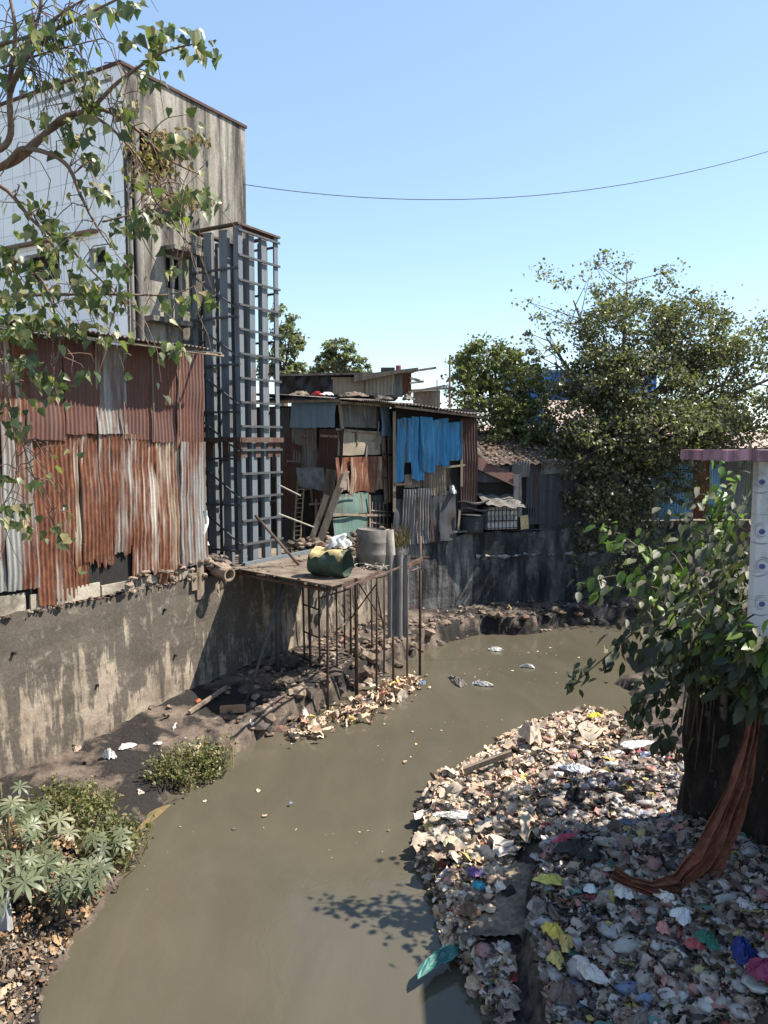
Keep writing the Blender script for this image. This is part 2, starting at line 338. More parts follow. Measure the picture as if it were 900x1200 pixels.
M['steel_rust'] = m_sheet('rusty steel', (.11, .075, .06), .6, (.14, .1, .08), 0, .85, rust=[(.035, .02, .015), (.085, .045, .032), (.14, .085, .06)])
M['pipe_rust'] = m_sheet('rusty pipe', (.12, .085, .07), .6, (.17, .12, .1), 0, .8, rust=[(.03, .02, .016), (.075, .042, .03), (.13, .075, .05)])
M['wood'] = m_rough('grey weathered timber', [(.12, .09, .065), (.23, .18, .135), (.33, .27, .2)], 5, (1, 1, .12), bump=.4, bscale=25)
M['wood_dark'] = m_rough('dark brown timber', [(.06, .042, .03), (.115, .085, .062), (.17, .13, .1)], 5, (1, 1, .12), bump=.4, bscale=25)
M['deck'] = m_rough('dusty plates', [(.14, .11, .085), (.2, .16, .125), (.27, .22, .175)], 1.5, stain=(.1, .07, .05), stain_scale=2, bump=.25, bscale=25)
M['bark'] = m_rough('bark', [(.055, .042, .032), (.11, .085, .065), (.19, .15, .12)], 8, (1, 1, .3), bump=.6, bscale=25)
M['branch'] = m_rough('pale branch bark', [(.12, .08, .06), (.2, .135, .1), (.28, .2, .155)], 8, bump=.3, bscale=30)
M['tarp'] = m_plain('black tarpaulin', (.02, .02, .023), .45, .4, 5)
M['white_pl'] = m_plain('white plastic', (.6, .6, .58), .5, .2, 6)
M['pink'] = m_sheet('pink painted concrete', (.42, .2, .24), .58, (.52, .28, .32), 0, .9, rust=[(.12, .06, .07), (.17, .09, .1), (.25, .14, .15)])
M['drum_grey'] = m_plain('dusty grey drum', (.16, .145, .125), .8, .4, 5, 0, (.085, .058, .042))
M['drum_green'] = m_plain('green drum paint', (.05, .085, .06), .7, .5, 5, 0, (.13, .1, .06))
M['drum_yellow'] = m_plain('yellow drum flank', (.5, .4, .19), .7, .4, 8, 0, (.22, .16, .09))
M['tank'] = m_plain('black tank', (.03, .032, .035), .6, .3)
M['grille'] = m_plain('black grille', (.02, .02, .02), .6)
M['panelwhite'] = m_plain('off white panel', (.5, .48, .45), .8, .15)
M['brick'] = m_plain('brown board', (.34, .2, .12), .9)
M['wire'] = m_plain('dark wire', (.05, .07, .06), .6)
M['wire_pale'] = m_plain('pale wire', (.4, .36, .3), .6)
M['cloth'] = m_plain('rust brown cloth', (.19, .075, .048), .95, .45, 14, 0, (.1, .05, .035), .1)
M['tilegrey'] = m_rough('roof tiles', [(.05, .038, .03), (.1, .075, .06), (.19, .145, .12)], 7, bump=.8, bscale=8, bdist=.05)  # tile browns darkened to put the shading into the roof
M['pinkroof'] = m_rough('pinkish dusty roof', [(.3, .22, .18), (.42, .32, .27), (.52, .41, .35)], 3, bump=.4)  # pinkish brown shared by the distant roofs
M['leaf_far'] = m_leaf('far leaves', [(0, (.07, .072, .045)), (.5, (.135, .132, .082)), (.85, (.21, .195, .125)), (1, (.3, .25, .17))], .38, .4)
M['leaf_far2'] = m_leaf('far bright leaves', [(0, (.08, .09, .042)), (.6, (.145, .155, .068)), (1, (.22, .21, .1))], .38, .45)
M['leaf_hazy'] = m_leaf('leaves paled by painted haze', [(0, (.12, .135, .085)), (.6, (.19, .2, .125)), (1, (.26, .25, .17))], .35, .5)  # greens paled and greyed to paint in distance haze
M['leaf_peepal'] = m_leaf('peepal leaves', [(0, (.05, .07, .032)), (.4, (.1, .128, .052)), (.7, (.18, .195, .08)), (.88, (.28, .265, .12)), (1, (.32, .24, .12))], .35, .42)
M['leaf_dry'] = m_leaf('dry leaves', [(0, (.16, .1, .04)), (.6, (.25, .18, .07)), (1, (.2, .2, .07))], .3, .7)
M['leaf_shrub'] = m_leaf('shrub leaves', [(0, (.03, .04, .02)), (.5, (.058, .07, .036)), (.82, (.1, .1, .055)), (1, (.18, .16, .11))], .26, .55)  # dark copy of the leaves, shade put into the colour
M['leaf_shrub_lit'] = m_leaf('shrub foliage painted sunlit', [(0, (.08, .14, .03)), (.7, (.15, .22, .045)), (1, (.24, .27, .11))], .4, .4)  # bright copy of the leaves, sunlight put into the colour
M['leaf_castor'] = m_leaf('castor leaves', [(0, (.09, .11, .06)), (.6, (.16, .18, .1)), (1, (.25, .25, .155))], .25, .45)
M['leaf_weed'] = m_leaf('weed leaves', [(0, (.08, .095, .04)), (.5, (.15, .16, .065)), (.8, (.24, .21, .1)), (1, (.3, .23, .13))], .3, .6)
M['litter_pale'] = m_island('dull pale litter', [(0, (.2, .16, .12)), (.3, (.13, .1, .075)), (.5, (.24, .2, .16)), (.7, (.09, .07, .055)), (.88, (.32, .28, .24))], .9)
M['litter'] = m_island('dry litter', [(0, (.22, .13, .07)), (.3, (.34, .22, .12)), (.6, (.14, .08, .045)), (.8, (.42, .32, .22)), (.95, (.06, .04, .03))], .9)
CREAM = [(0, (0.48, 0.353, 0.242)), (0.16, (0.576, 0.448, 0.325)), (0.3, (0.383, 0.265, 0.174)), (0.42, (0.249, 0.163, 0.105)), (0.5, (0.631, 0.518, 0.4)), (0.62, (0.48, 0.329, 0.22)), (0.74, (0.113, 0.082, 0.059)), (0.8, (0.672, 0.588, 0.498)), (0.87, (0.529, 0.259, 0.189)), (0.9, (0.287, 0.053, 0.046)), (0.915, (0.576, 0.43, 0.121)), (0.93, (0.144, 0.189, 0.301)), (0.94, (0.48, 0.387, 0.289))]
MIXED = [(0, (0.212, 0.167, 0.135)), (0.1, (0.382, 0.323, 0.279)), (0.18, (0.138, 0.098, 0.077)), (0.3, (0.048, 0.039, 0.034)), (0.44, (0.297, 0.235, 0.189)), (0.55, (0.488, 0.441, 0.414)), (0.64, (0.212, 0.152, 0.117)), (0.73, (0.382, 0.294, 0.225)), (0.79, (0.392, 0.186, 0.153)), (0.83, (0.297, 0.059, 0.063)), (0.85, (0.424, 0.333, 0.108)), (0.87, (0.159, 0.196, 0.315)), (0.885, (0.095, 0.196, 0.162)), (0.9, (0.053, 0.042, 0.036)), (0.95, (0.445, 0.363, 0.297))]
M['trash_cream'] = m_island('bleached plastic and cloth waste', CREAM, .75)
M['bags_cream'] = m_island('pale bags', [(0, (.33, .27, .21)), (.25, (.42, .36, .29)), (.45, (.25, .18, .13)), (.6, (.44, .41, .37)), (.7, (.38, .23, .19)), (.8, (.12, .09, .075)), (.9, (.38, .32, .22)), (.96, (.26, .09, .09))], .5)
M['bags_mixed'] = m_island('mixed bags', [(0, (.34, .32, .31)), (.2, (.2, .165, .14)), (.36, (.045, .04, .04)), (.5, (.42, .4, .385)), (.62, (.32, .17, .15)), (.72, (.24, .185, .14)), (.8, (.36, .31, .26)), (.92, (.34, .29, .13)), (.945, (.12, .15, .25)), (.965, (.4, .36, .33))], .4)
M['trash_rag'] = m_island('cream rags', [(0, (.34, .27, .2)), (.3, (.43, .36, .28)), (.6, (.27, .205, .15)), (.8, (.47, .42, .36))], .8)
M['trash_mixed'] = m_island('mixed waste', MIXED, .6)
def m_tiles():
    s = NT('white wall tiles'); tc = s.n('TexCoord'); dt = s.n('VectorMath', operation='DOT_PRODUCT'); dt.inputs[1].default_value = tuple(FL.n); s.l(tc.outputs['Object'], dt.inputs[0])
    sp = s.n('SeparateXYZ'); s.l(tc.outputs['Object'], sp.inputs[0]); cb = s.n('CombineXYZ'); s.l(dt.outputs['Value'], cb.inputs[0]); s.l(sp.outputs[2], cb.inputs[1])
    br = s.n('TexBrick'); br.offset = 0; br.inputs['Scale'].default_value = 1; br.inputs['Brick Width'].default_value = .46; br.inputs['Row Height'].default_value = .46; br.inputs['Mortar Size'].default_value = .01
    br.inputs['Color1'].default_value = (.82, .82, .81, 1); br.inputs['Color2'].default_value = (.86, .86, .85, 1); br.inputs['Mortar'].default_value = (.5, .5, .5, 1); s.l(cb.outputs[0], br.inputs[0])
    c = s.mix(s.ramp(s.noise(s.coords((2, 2, .4)), 1.5, 6), [(.55, 0.0), (.8, .5)]), br.outputs[0], (.36, .35, .33)); return s.fin(c, .5, 0, .4)
M['tiles'] = m_tiles()
def m_water():
    s = NT('murky river water'); v = s.coords(); a = s.noise(v, .25, 4, .5, .8); b = s.noise(s.coords((1, .35, 1)), .9, 4, .55, 1.2)
    c = s.mix(.5, s.ramp(a, [(.3, (.074, .065, .046)), (.7, (.098, .086, .061))]), s.ramp(b, [(.3, (.07, .063, .044)), (.7, (.1, .088, .063))]))
    s.bump(s.noise(s.coords((1, .6, 1)), 3.0, 5, .6, .8), .16, .04); s.b.inputs['IOR'].default_value = 1.33; return s.fin(c, .1, 0, .5)
M['water'] = m_water()

# ------------------------------------------------------------------ setting: water, banks, upland
b = MB(); b.quad((-300, -40, 0), (300, -40, 0), (300, 300, 0), (-300, 300, 0)); struct(b.build('river', M['water'], loc=(0, 0, 0)))
WT = 3.13                                            # level of the land behind the walls
far_c = F4.W(6.5, 0, 0)
up = [FL.W(-22, -.3, WT), FL.W(13.45, -.3, WT), F3.W(3.0, -.3, WT), F4.W(6.5, -.3, WT), F4.W(40, -.3, WT), Vector((900, 300, WT)), Vector((900, 2200, WT)), Vector((-900, 2200, WT)), Vector((-900, -60, WT))]
b = MB(); b.quad(*up); struct(b.build('ground', M['earth'], loc=(0, 40, WT)))
lw = [(20, 1240), (40, 1200), (70, 1130), (105, 1085), (140, 1030), (150, 985), (190, 940), (258, 899), (290, 874), (340, 850), (368, 836), (416, 808), (471, 778), (492, 763), (540, 748), (564, 743), (618, 744), (667, 733), (738, 731), (860, 726)]
lpoly = [G(u, v) for u, v in lw] + [Vector((40, 26, 0)), Vector((40, 45, 0)), Vector((-25, 40, 0)), Vector((-25, -5, 0)), Vector((-4.1, -5, 0))]
def left_h(X, Y):
    d = sdist(X, Y, lpoly) + .10 * vnoise(X, Y, .35, 2) + .04 * vnoise(X, Y, .11, 5)
    h1 = np.interp(Y, [8, 12, 14.5, 17, 19, 24], [.1, .14, .25, .5, .6, .55])
    near = np.interp(Y, [9, 12.5], [1.0, 0.0])
    z = np.where(d > 0, h1 * sm(d / .14) + (.2 + .15 * near) * sm(d / 2.2) + near * .35 * d.clip(0, 3) + .045 * vnoise(X, Y, .5, 1) + .03 * vnoise(X, Y, .17, 3), d * 1.2 - .02)
    return np.clip(z, -.6, 3)
def heightfield(name, fn, x0, x1, y0, y1, res, mat):
    nx = int((x1 - x0) / res); ny = int((y1 - y0) / res); X, Y = np.meshgrid(np.linspace(x0, x1, nx), np.linspace(y0, y1, ny)); Z = fn(X, Y)
    V = np.stack([X, Y, Z], -1).reshape(-1, 3); i = np.arange(nx * ny).reshape(ny, nx)
    Fq = np.stack([i[:-1, :-1], i[:-1, 1:], i[1:, 1:], i[1:, :-1]], -1).reshape(-1, 4); keep = (V[Fq][:, :, 2].max(1) > -.35)
    return mesh_np(name, V, [Fq[keep]], mat, loc=((x0 + x1) / 2, (y0 + y1) / 2, 0), smooth=True)
struct(heightfield('left_bank', left_h, -9, 14, 5, 29, .09, M['mud']))
rw = [(600, 1290), (572, 1200), (560, 1170), (525, 1115), (507, 1060), (486, 1012), (494, 935), (540, 905), (590, 876), (622, 858), (690, 843), (738, 853), (752, 840), (735, 808), (716, 800), (745, 794), (775, 796), (800, 760), (850, 745)]
rpoly = [G(u, v) for u, v in rw] + [Vector((14, 22.5, 0)), Vector((14, 2, 0)), Vector((1.3, 2, 0))]
GROOVE = [G(u, v, .45) for u, v in ((640, 985), (622, 1040), (618, 1100), (632, 1180), (650, 1260))]
def groove_d(X, Y):                                   # signed: + on the side of the wall
    D = np.full(X.shape, 1e9); S = np.ones(X.shape)
    for a, c in zip(GROOVE, GROOVE[1:]):
        e = c - a; L = e.x ** 2 + e.y ** 2; t = np.clip(((X - a.x) * e.x + (Y - a.y) * e.y) / L, 0, 1)
        dd = np.hypot(X - a.x - t * e.x, Y - a.y - t * e.y); cr = e.x * (Y - a.y) - e.y * (X - a.x)
        S = np.where(dd < D, np.sign(cr), S); D = np.minimum(D, dd)
    return D * S
def right_h(X, Y):
    d = sdist(X, Y, rpoly) + .12 * vnoise(X, Y, .4, 4) + .05 * vnoise(X, Y, .13, 6)
    z = .22 * sm(d / .25) + .38 * sm(d / 1.8) + .07 * vnoise(X, Y, .6, 3) * sm(d / .5) + .04 * vnoise(X, Y, .2, 8)
    g = groove_d(X, Y); inY = sm((10.9 - Y) / .8)
    z = z + inY * (.28 * sm((g + .05) / .12) - .12 * sm(1 - np.abs(g + .12) / .16))
    z = z + .5 * sm((11.6 - Y - .0) / 3) * sm((X - 2.6) / 1.4)
    z = z + 2.2 * sm((X - 6.6) / 2.5) * sm((Y - 10.5) / 1.5)
    return np.clip(np.where(d > 0, z, d * 1.0 - .02), -.6, 4)
struct(heightfield('right_bank', right_h, -.2, 13.5, 3.5, 24, .08, M['mud_right']))
def zl(p): return float(left_h(np.array([p.x]), np.array([p.y]))[0])
def zr(p): return float(right_h(np.array([p.x]), np.array([p.y]))[0])
def on(u, v, hf):                                    # point of a bank under a pixel
    z = .5
    for _ in range(12):
        p = G(u, v, z); z = .5 * z + .5 * max(0, hf(p))
    p = G(u, v, z); p.z = max(0, hf(p)); return p
# right upland behind the wall
b = MB(); pA = FR.W(0, -.2, 3.35); b.quad(FR.W(.05, -.1, 3.35), FR.W(9, -.1, 3.35), Vector((60, -6, 3.35)), Vector((60, 10.3, 3.35))); struct(b.build('right_ground', M['earth'], loc=(8, 6, 3.35)))

# ------------------------------------------------------------------ river walls
def wall_thing(F, s0, s1, z0, z1, th, mat, name, label, seed=0, batter=.0, cap=True):
    R = random.Random(seed); m = MB(); n = max(2, int((s1 - s0) / .3))
    def fn(a, c):
        s = s0 + a * (s1 - s0); z = z0 + c * (z1 - z0)
        if c > .99: z += .05 * math.sin(s * 2.3) + .03 * math.sin(s * 7.1 + 1)
        return F.W(s, .012 * math.sin(s * 3 + z * 2) + .01 * math.sin(z * 9 + s) + batter * (1 - c), z)
    m.grid(fn, n, 10)
    m.grid(lambda a, c: F.W(s0 + a * (s1 - s0), -th * c, z1 + (1 - c) * (.05 * math.sin((s0 + a * (s1 - s0)) * 2.3) + .03 * math.sin((s0 + a * (s1 - s0)) * 7.1 + 1))), n, 1)
    m.quad(F.W(s0, 0, z0), F.W(s0, -th, z0), F.W(s0, -th, z1), F.W(s0, 0, z1)); m.quad(F.W(s1, -th, z0), F.W(s1, 0, z0), F.W(s1, 0, z1), F.W(s1, -th, z1))
    m.quad(F.W(s0, -th, z0), F.W(s1, -th, z0), F.W(s1, -th, z1), F.W(s0, -th, z1))
    return m
o = wall_thing(FL, -14, 13.5, -.3, 3.17, .45, 0, '', '', 1, .18).build('retaining_wall', M['wall_lit']); tag(o, 'long stained concrete river wall carrying the rusty corrugated shack', 'wall')
WL1 = o
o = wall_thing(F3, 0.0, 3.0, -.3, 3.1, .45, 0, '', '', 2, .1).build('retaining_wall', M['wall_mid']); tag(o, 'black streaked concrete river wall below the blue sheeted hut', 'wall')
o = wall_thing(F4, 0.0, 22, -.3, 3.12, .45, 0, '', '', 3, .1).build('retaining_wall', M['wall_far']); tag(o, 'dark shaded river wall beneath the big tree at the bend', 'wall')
m = MB()                                             # weep holes of the near wall
for (u, v) in ((18, 766), (113, 803), (147, 849), (84, 874), (195, 826), (205, 768), (195, 715)):
    s, z = FL.px(u, v, .1); p = FL.W(s, .05 + .18 * (1 - (z + .3) / 3.47), z); m.tube([p - FL.n * .12, p + FL.n * .012], .03, 8)
m.build('weep_pipe', M['dark'], WL1)
# lime streak ledge on the far wall
m = MB(); R = random.Random(8)
def ledge(a, c):
    s_ = .1 + a * 8.2; return F4.W(s_, .05 + .028 * math.sin(c * 3.14) + .012 * math.sin(s_ * 9) , 2.33 - .012 * s_ + (c - .5) * (.085 + .04 * math.sin(s_ * 7.3) + .035 * math.sin(s_ * 17)) + .02 * math.sin(s_ * 4))
m.grid(ledge, 160, 4)
o = m.build('wall_ledge', m_rough('lime band', [(.12, .12, .115), (.34, .33, .31), (.5, .48, .45)], 6, stain=(.04, .04, .04), stain_scale=3, stain_pos=(.46, .54))); tag(o, 'broken pale lime band running along the dark far wall', 'ledge')
# right bank wall with a thick end pillar
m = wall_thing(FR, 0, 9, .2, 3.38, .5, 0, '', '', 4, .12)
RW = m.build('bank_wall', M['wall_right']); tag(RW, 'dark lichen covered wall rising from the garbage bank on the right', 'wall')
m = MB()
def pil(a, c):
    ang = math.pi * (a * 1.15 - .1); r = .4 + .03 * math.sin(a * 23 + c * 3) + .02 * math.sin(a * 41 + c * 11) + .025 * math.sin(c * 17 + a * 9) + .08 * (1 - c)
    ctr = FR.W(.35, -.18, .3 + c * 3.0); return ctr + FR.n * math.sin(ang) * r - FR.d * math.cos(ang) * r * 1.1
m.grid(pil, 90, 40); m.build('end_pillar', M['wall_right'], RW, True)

# ------------------------------------------------------------------ grimy building behind the shack
Fb = Frame(FL.W(0, -1.85, 0), FL.d)
sb0, zt = Fb.px(141, 73); sb1, zt2 = Fb.px(287, 153); zt = 14.6
BL = thing('apartment_building', Fb.W((sb0 + sb1) / 2, -4, WT), 'tall grimy building with a white tiled side behind the rusty shack', 'building')
m = MB()                                            # river face with openings left out
ops = []
for (ua, va, ub, vb) in ((163, 150, 201, 205), (194, 296, 218, 342)):
    sa, za = Fb.px(ua, va); sc, zc = Fb.px(ub, vb); ops.append((sa, sc, zc, za))
def facade(m, F, s0, s1, z0, z1, ops, dep=.25, t=0):
    ss = sorted({s0, s1, *[x for o in ops for x in o[:2]]}); zz = sorted({z0, z1, *[x for o in ops for x in o[2:]]})
    for a, c in zip(ss, ss[1:]):
        for e, g in zip(zz, zz[1:]):
            if any(o[0] <= a + 1e-4 and c <= o[1] + 1e-4 and o[2] <= e + 1e-4 and g <= o[3] + 1e-4 for o in ops): continue
            m.quad(F.W(a, t, e), F.W(c, t, e), F.W(c, t, g), F.W(a, t, g))
    for a, c, e, g in ops:
        m.quad(F.W(a, t, e), F.W(a, t - dep, e), F.W(a, t - dep, g), F.W(a, t, g)); m.quad(F.W(c, t - dep, e), F.W(c, t, e), F.W(c, t, g), F.W(c, t - dep, g))
        m.quad(F.W(a, t, g), F.W(a, t - dep, g), F.W(c, t - dep, g), F.W(c, t, g)); m.quad(F.W(a, t, e), F.W(c, t, e), F.W(c, t - dep, e), F.W(a, t - dep, e))
facade(m, Fb, sb0, sb1, WT, zt, ops)
m.quad(Fb.W(sb1, 0, WT), Fb.W(sb1, -9, WT), Fb.W(sb1, -9, zt), Fb.W(sb1, 0, zt)); m.quad(Fb.W(sb0, -9, WT), Fb.W(sb1, -9, WT), Fb.W(sb1, -9, zt), Fb.W(sb0, -9, zt))
m.build('wall', M['build_grey'], BL)
Ft = Frame(Fb.W(sb0, 0, 0), -FL.n)                  # tiled side, s goes away from the river; its n must face the camera
Ft.n = -FL.d
m = MB(); op2 = []
for (ua, va, ub, vb) in ((28, 300, 70, 314), (104, 292, 124, 300)):
    sa, za = Ft.px(ua, va); sc, zc = Ft.px(ub, vb); op2.append((min(sa, sc), max(sa, sc), zc - .25, za))
facade(m, Ft, 0, 9, WT, zt, op2); o = m.build('tiled_wall', M['tiles'], BL); o['label'] = 'white square tiled side wall'
WO = []
for F_, oo in ((Fb, ops), (Ft, op2)):
    for a, c, e, g in oo:
        m = MB(); m.quad(F_.W(a, -.26, e), F_.W(c, -.26, e), F_.W(c, -.26, g), F_.W(a, -.26, g)); WO.append(m.build('window_opening', M['dark'], BL))  # dark panel painted as the shade inside the opening
a, c, e, g = ops[1]; m = MB(); m.fbox(Fb, a - .15, c + .25, 0, .45, g + .02, g + .12); m.build('window_hood', M['build_grey'], BL)
m = MB(); m.fbox(Fb, a, a + .05, -.2, -.12, e, g); m.fbox(Fb, c - .05, c, -.2, -.12, e, g); m.fbox(Fb, a, c, -.2, -.12, g - .05, g); m.fbox(Fb, (a + c) / 2, (a + c) / 2 + .05, -.2, -.12, e, g); m.build('window_frame', M['panelwhite'], WO[1])
s1, z1 = Fb.px(222, 380); m = MB(); m.fbox(Fb, Fb.px(168, 385)[0], s1 - .2, 0, .35, z1 - .12, z1); m.build('ledge', M['build_grey'], BL)
m = MB(); m.fbox(Fb, sb0 - .04, sb1 + .04, -.25, .05, zt, zt + .07); m.fbox(Ft, -.04, 9, -.25, .05, zt + .001, zt + .069); m.build('parapet_cap', m_plain('dark cap', (.08, .045, .04), .9), BL)
m = MB(); s1, _ = Ft.px(0, 285); s2, _ = Ft.px(140, 280); zz = Ft.px(60, 284)[1]; m.fbox(Ft, .9, 9, 0, .16, zz, zz + .07); m.build('sun_shade', m_plain('brown ledge', (.2, .12, .08), .9), BL)
m = MB(); sp = Fb.px(158, 250)[0]
m.tube([Fb.W(sp, .1, WT), Fb.W(sp, .1, 12.9)], .085, 8); m.tube([Fb.W(sp - .22, .09, WT), Fb.W(sp - .22, .09, 12.6)], .05, 8); m.build('drain_pipe', M['grey_sheet'], BL, True)
m = MB(); m.fbox(Fb, sb0, sb1, -9, -.25, zt - .3, zt - .2); m.build('roof', M['build_grey'], BL)

# ------------------------------------------------------------------ long rusty shack on the wall
sE = FL.px(238, 540)[0]
SH = thing('tin_shack', FL.W(1, -.9, WT), 'long patched shack of rusty corrugated sheets on the concrete wall', 'shack')
m = MB(); m.fbox(FL, -9, sE - .02, -1.8, -.06, WT + .06, 7.95); m.build('wall', M['dark'], SH)  # dark core added behind the sheets so no light leaks
m = MB(); s0 = -9
for (ua, ub, v0) in ((-60, 36, 724), (36, 120, 716), (120, 160, 700), (160, 208, 694), (208, 238, 682)):
    a, _ = FL.px(ua, 700); c, _ = FL.px(ub, 700); m.fbox(FL, a, c - .03 - random.uniform(0, .2), -.05, -.02 + random.uniform(0, .03), WT + .05, WT + .36 + random.uniform(-.12, .12))
m.build('plinth', M['plinth'], SH)
rows = [  # (u0, u1, vtop, vbot at the middle, material, tier, label)
    (-120, -28, 380, 500, 'maroon', 1, None), (-30, 31, 385, 504, 'rust_mid', 1, None), (27, 76, 392, 517, 'maroon', 1, None), (74, 115, 397, 510, 'maroon', 1, None), (112, 148, 404, 510, 'galv', 1, 'bare zinc sheet in the upper row'),
    (144, 178, 405, 516, 'maroon', 1, None), (176, 207, 408, 519, 'maroon', 1, None), (205, 237, 411, 527, 'maroon', 1, None),
    (-130, -55, 500, 730, 'rust', 0, None), (-60, 4, 500, 700, 'galv', 0, None), (0, 37, 503, 694, 'galv', 0, 'dull grey sheet'), (36, 84, 517, 716, 'rust', 0, 'heavily rusted sheet with torn foot'), (82, 98, 515, 690, 'cream_rust', 0, None), (92, 130, 511, 672, 'rust', 0, None),
    (114, 151, 508, 660, 'galv_streak', 0, None), (150, 183, 516, 688, 'rust_mid', 0, None), (181, 211, 518, 685, 'cream_rust', 0, None), (208, 239, 524, 664, 'galv', 0, 'dull grey sheet at the end')]
for i, (ua, ub, vt, vb, mt, tier, lab) in enumerate(rows):
    um = (ua + ub) / 2; a = FL.px(ua, 500)[0]; c = FL.px(ub, 500)[0]; zb = FL.px(um, vb)[1]; zt_ = FL.px(um, vt)[1] if tier else FL.px(um, vt)[1] + .12
    m = MB(); m.corr(FL.W(a, .02 + .035 * tier + .006 * (i % 3), zb), FL.d, c - a, zt_ - zb, out=FL.n, skew=random.uniform(-.012, .012), rag=(.28 if mt in ('rust', 'rust_mid', 'galv_streak') and not tier else .03), seed=i + 5, warp=.019)
    o = m.build('wall_sheet', M[mt], SH, True)
    if lab: o['label'] = lab
m = MB(); zR = FL.px(180, 405, .0)[1]
m.corr(FL.W(-9, .82, zR - .04), FL.d, FL.px(247, 412, .82)[0] + 9, 3.1, up=(-FL.n + Vector((0, 0, .12))), out=(0, 0, 1), seed=2, pitch=.11, amp=.02, per=5, nv=5, warp=.01)
m.build('roof', M['roof'], SH, True)
m = MB()
for s in (sE - .2, sE - 1.9, sE - 3.8, sE - 6): m.tube([FL.W(s, -.1, zR), FL.W(s, .78, zR - .1)], .03, 6)
m.tube([FL.W(-9, .7, zR - .13), FL.W(sE - .05, .7, zR - .13)], .03, 6); m.build('eave_pole', M['wood'], SH, True)
m = MB()
for (ua, va, ub, vb) in ((228, 660, 240, 700), (222, 672, 232, 690)):
    a, za = FL.px(ua, va); c, zc = FL.px(ub, vb); m.fbox(FL, a, a + .22, .03, .07, zc, za)
m.build('patch_board', M['wood'], SH)
m = MB(); R = random.Random(12)
for k in range(120): m.rock(FL.W(R.uniform(-.8, 4.9), R.uniform(-.04, .08), WT + R.uniform(.0, .06)), R.uniform(.02, .06), R)
for k in range(30): m.rock(FL.W(R.uniform(2.3, 4.9), R.uniform(.02, .14), WT + R.uniform(.05, .4)), R.uniform(.03, .1), R)
o = m.build('wall_top_rubble', M['rubble']); tag(o, 'crumbling masonry bits along the top of the stained wall under the rusty sheets', 'rubble', kind='stuff')
m = MB()
for k in range(3): m.tube([FL.W(FL.px(u, 450)[0], .11, FL.px(u, 515)[1]), FL.W(FL.px(u, 450)[0], .11, FL.px(u, 412)[1])], .018, 5) if (u := (174.5, 205.5, 140)[k]) else None
m.build('batten', M['wood'], SH)

# ------------------------------------------------------------------ steel lift tower
p0 = Vector((-3.44, 19.0, 0)); FTa = Frame(p0, FL.d); FTb = Frame(p0, -FL.n); FTb.n = -FL.d
TH = 11.3; WD = 1.5; z0 = WT + .04
TW = thing('steel_tower', FTa.W(WD / 2, -WD / 2, WT), 'tall blue grey steel shaft frame standing behind the scaffold platform', 'tower')
def chan(F, s, t, w, d, mb): mb.fbox(F, s - w / 2, s + w / 2, t - d, t, z0, TH)
for s in (0, WD):
    for t in (0, -WD):
        m = MB(); q = FTa.W(s, t, 0); sg = 1 if s == 0 else -1; tg = -1 if t == 0 else 1
        Fq = Frame(FTa.W(0, 0, 0), FTa.d); a, c = sorted((s, s + sg * .15)); e, g = sorted((t, t + tg * .015)); m.fbox(FTa, a, c, e, g, z0, TH)
        a, c = sorted((s, s + sg * .015)); e, g = sorted((t + tg * .016, t + tg * .15)); m.fbox(FTa, a, c, e, g, z0, TH); m.build('corner_post', M['steel_blue'], TW)
for s in (.52, .99):
    for t in (-.03, -WD + .05):
        m = MB(); m.fbox(FTa, s - .098, s + .098, t - .012, t, z0, TH - .06); m.fbox(FTa, s - .098, s - .086, t - .1, t - .013, z0, TH - .06); m.fbox(FTa, s + .086, s + .098, t - .1, t - .013, z0, TH - .06); m.build('channel_post', M['steel_blue'], TW)
for k in (.5, 1.0):
    for s in (.03, WD - .05):
        m = MB(); m.fbox(FTb, k - .125, k + .125, -s - .012, -s, z0, TH - .06); m.fbox(FTb, k - .125, k - .113, -s - .1, -s - .013, z0, TH - .06); m.fbox(FTb, k + .113, k + .125, -s - .1, -s - .013, z0, TH - .06); m.build('channel_post', M['steel_blue'], TW)
m = MB()
for s, t in ((.3, -.75), (.75, -.4), (.78, -1.1), (1.2, -.75)):
    m = MB(); m.fbox(FTa, s, s + .1, t - .012, t, z0, TH - .1); m.fbox(FTa, s, s + .012, t - .1, t - .0121, z0, TH - .1); m.build('guide_rail', M['steel_blue'], TW)
zr_ = FTa.px(300, 516)[1]
zs = [TH - .12 - i * .575 for i in range(14)]
for i, z in enumerate(zs + [z0 + .05]):
    m = MB(); m.beam(FTa.W(-.03, .03, z), FTa.W(WD + .03, .03, z), .05); m.build('rung', M['steel_dark'], TW)
for i in range(1, 8):
    z = TH - .25 - (i - .35) * 1.13
    m = MB(); m.beam(FTb.W(-.03, .03, z), FTb.W(WD + .03, .03, z), .05); m.build('side_rung', M['steel_dark'], TW)
    m = MB(); m.beam(FTb.W(.03, .055, z - .95), FTb.W(WD, .055, z - .02), .035); m.build('side_brace', M['steel_dark'], TW)
for z in (TH - .25, TH - 1.4, TH - 2.6, 7.9, 6.9, 5.8, 4.6, 3.6):
    m = MB(); m.beam(FTa.W(-.03, -WD - .03, z), FTa.W(WD + .03, -WD - .03, z), .05); m.beam(FTa.W(WD + .03, -.03, z + .05), FTa.W(WD + .03, -WD, z + .05), .05); m.build('rear_rung', M['steel_dark'], TW)
m = MB(); m.fbox(FTa, -.05, WD + .05, -.2, .05, TH, TH + .05); m.fbox(FTa, -.05, WD + .05, -WD - .05, -WD + .15, TH, TH + .05); m.fbox(FTa, -.05, .1, -WD + .15, -.2, TH, TH + .05); m.fbox(FTa, WD - .1, WD + .05, -WD + .15, -.2, TH, TH + .05)
m.build('top_ring', M['steel_rust'], TW)
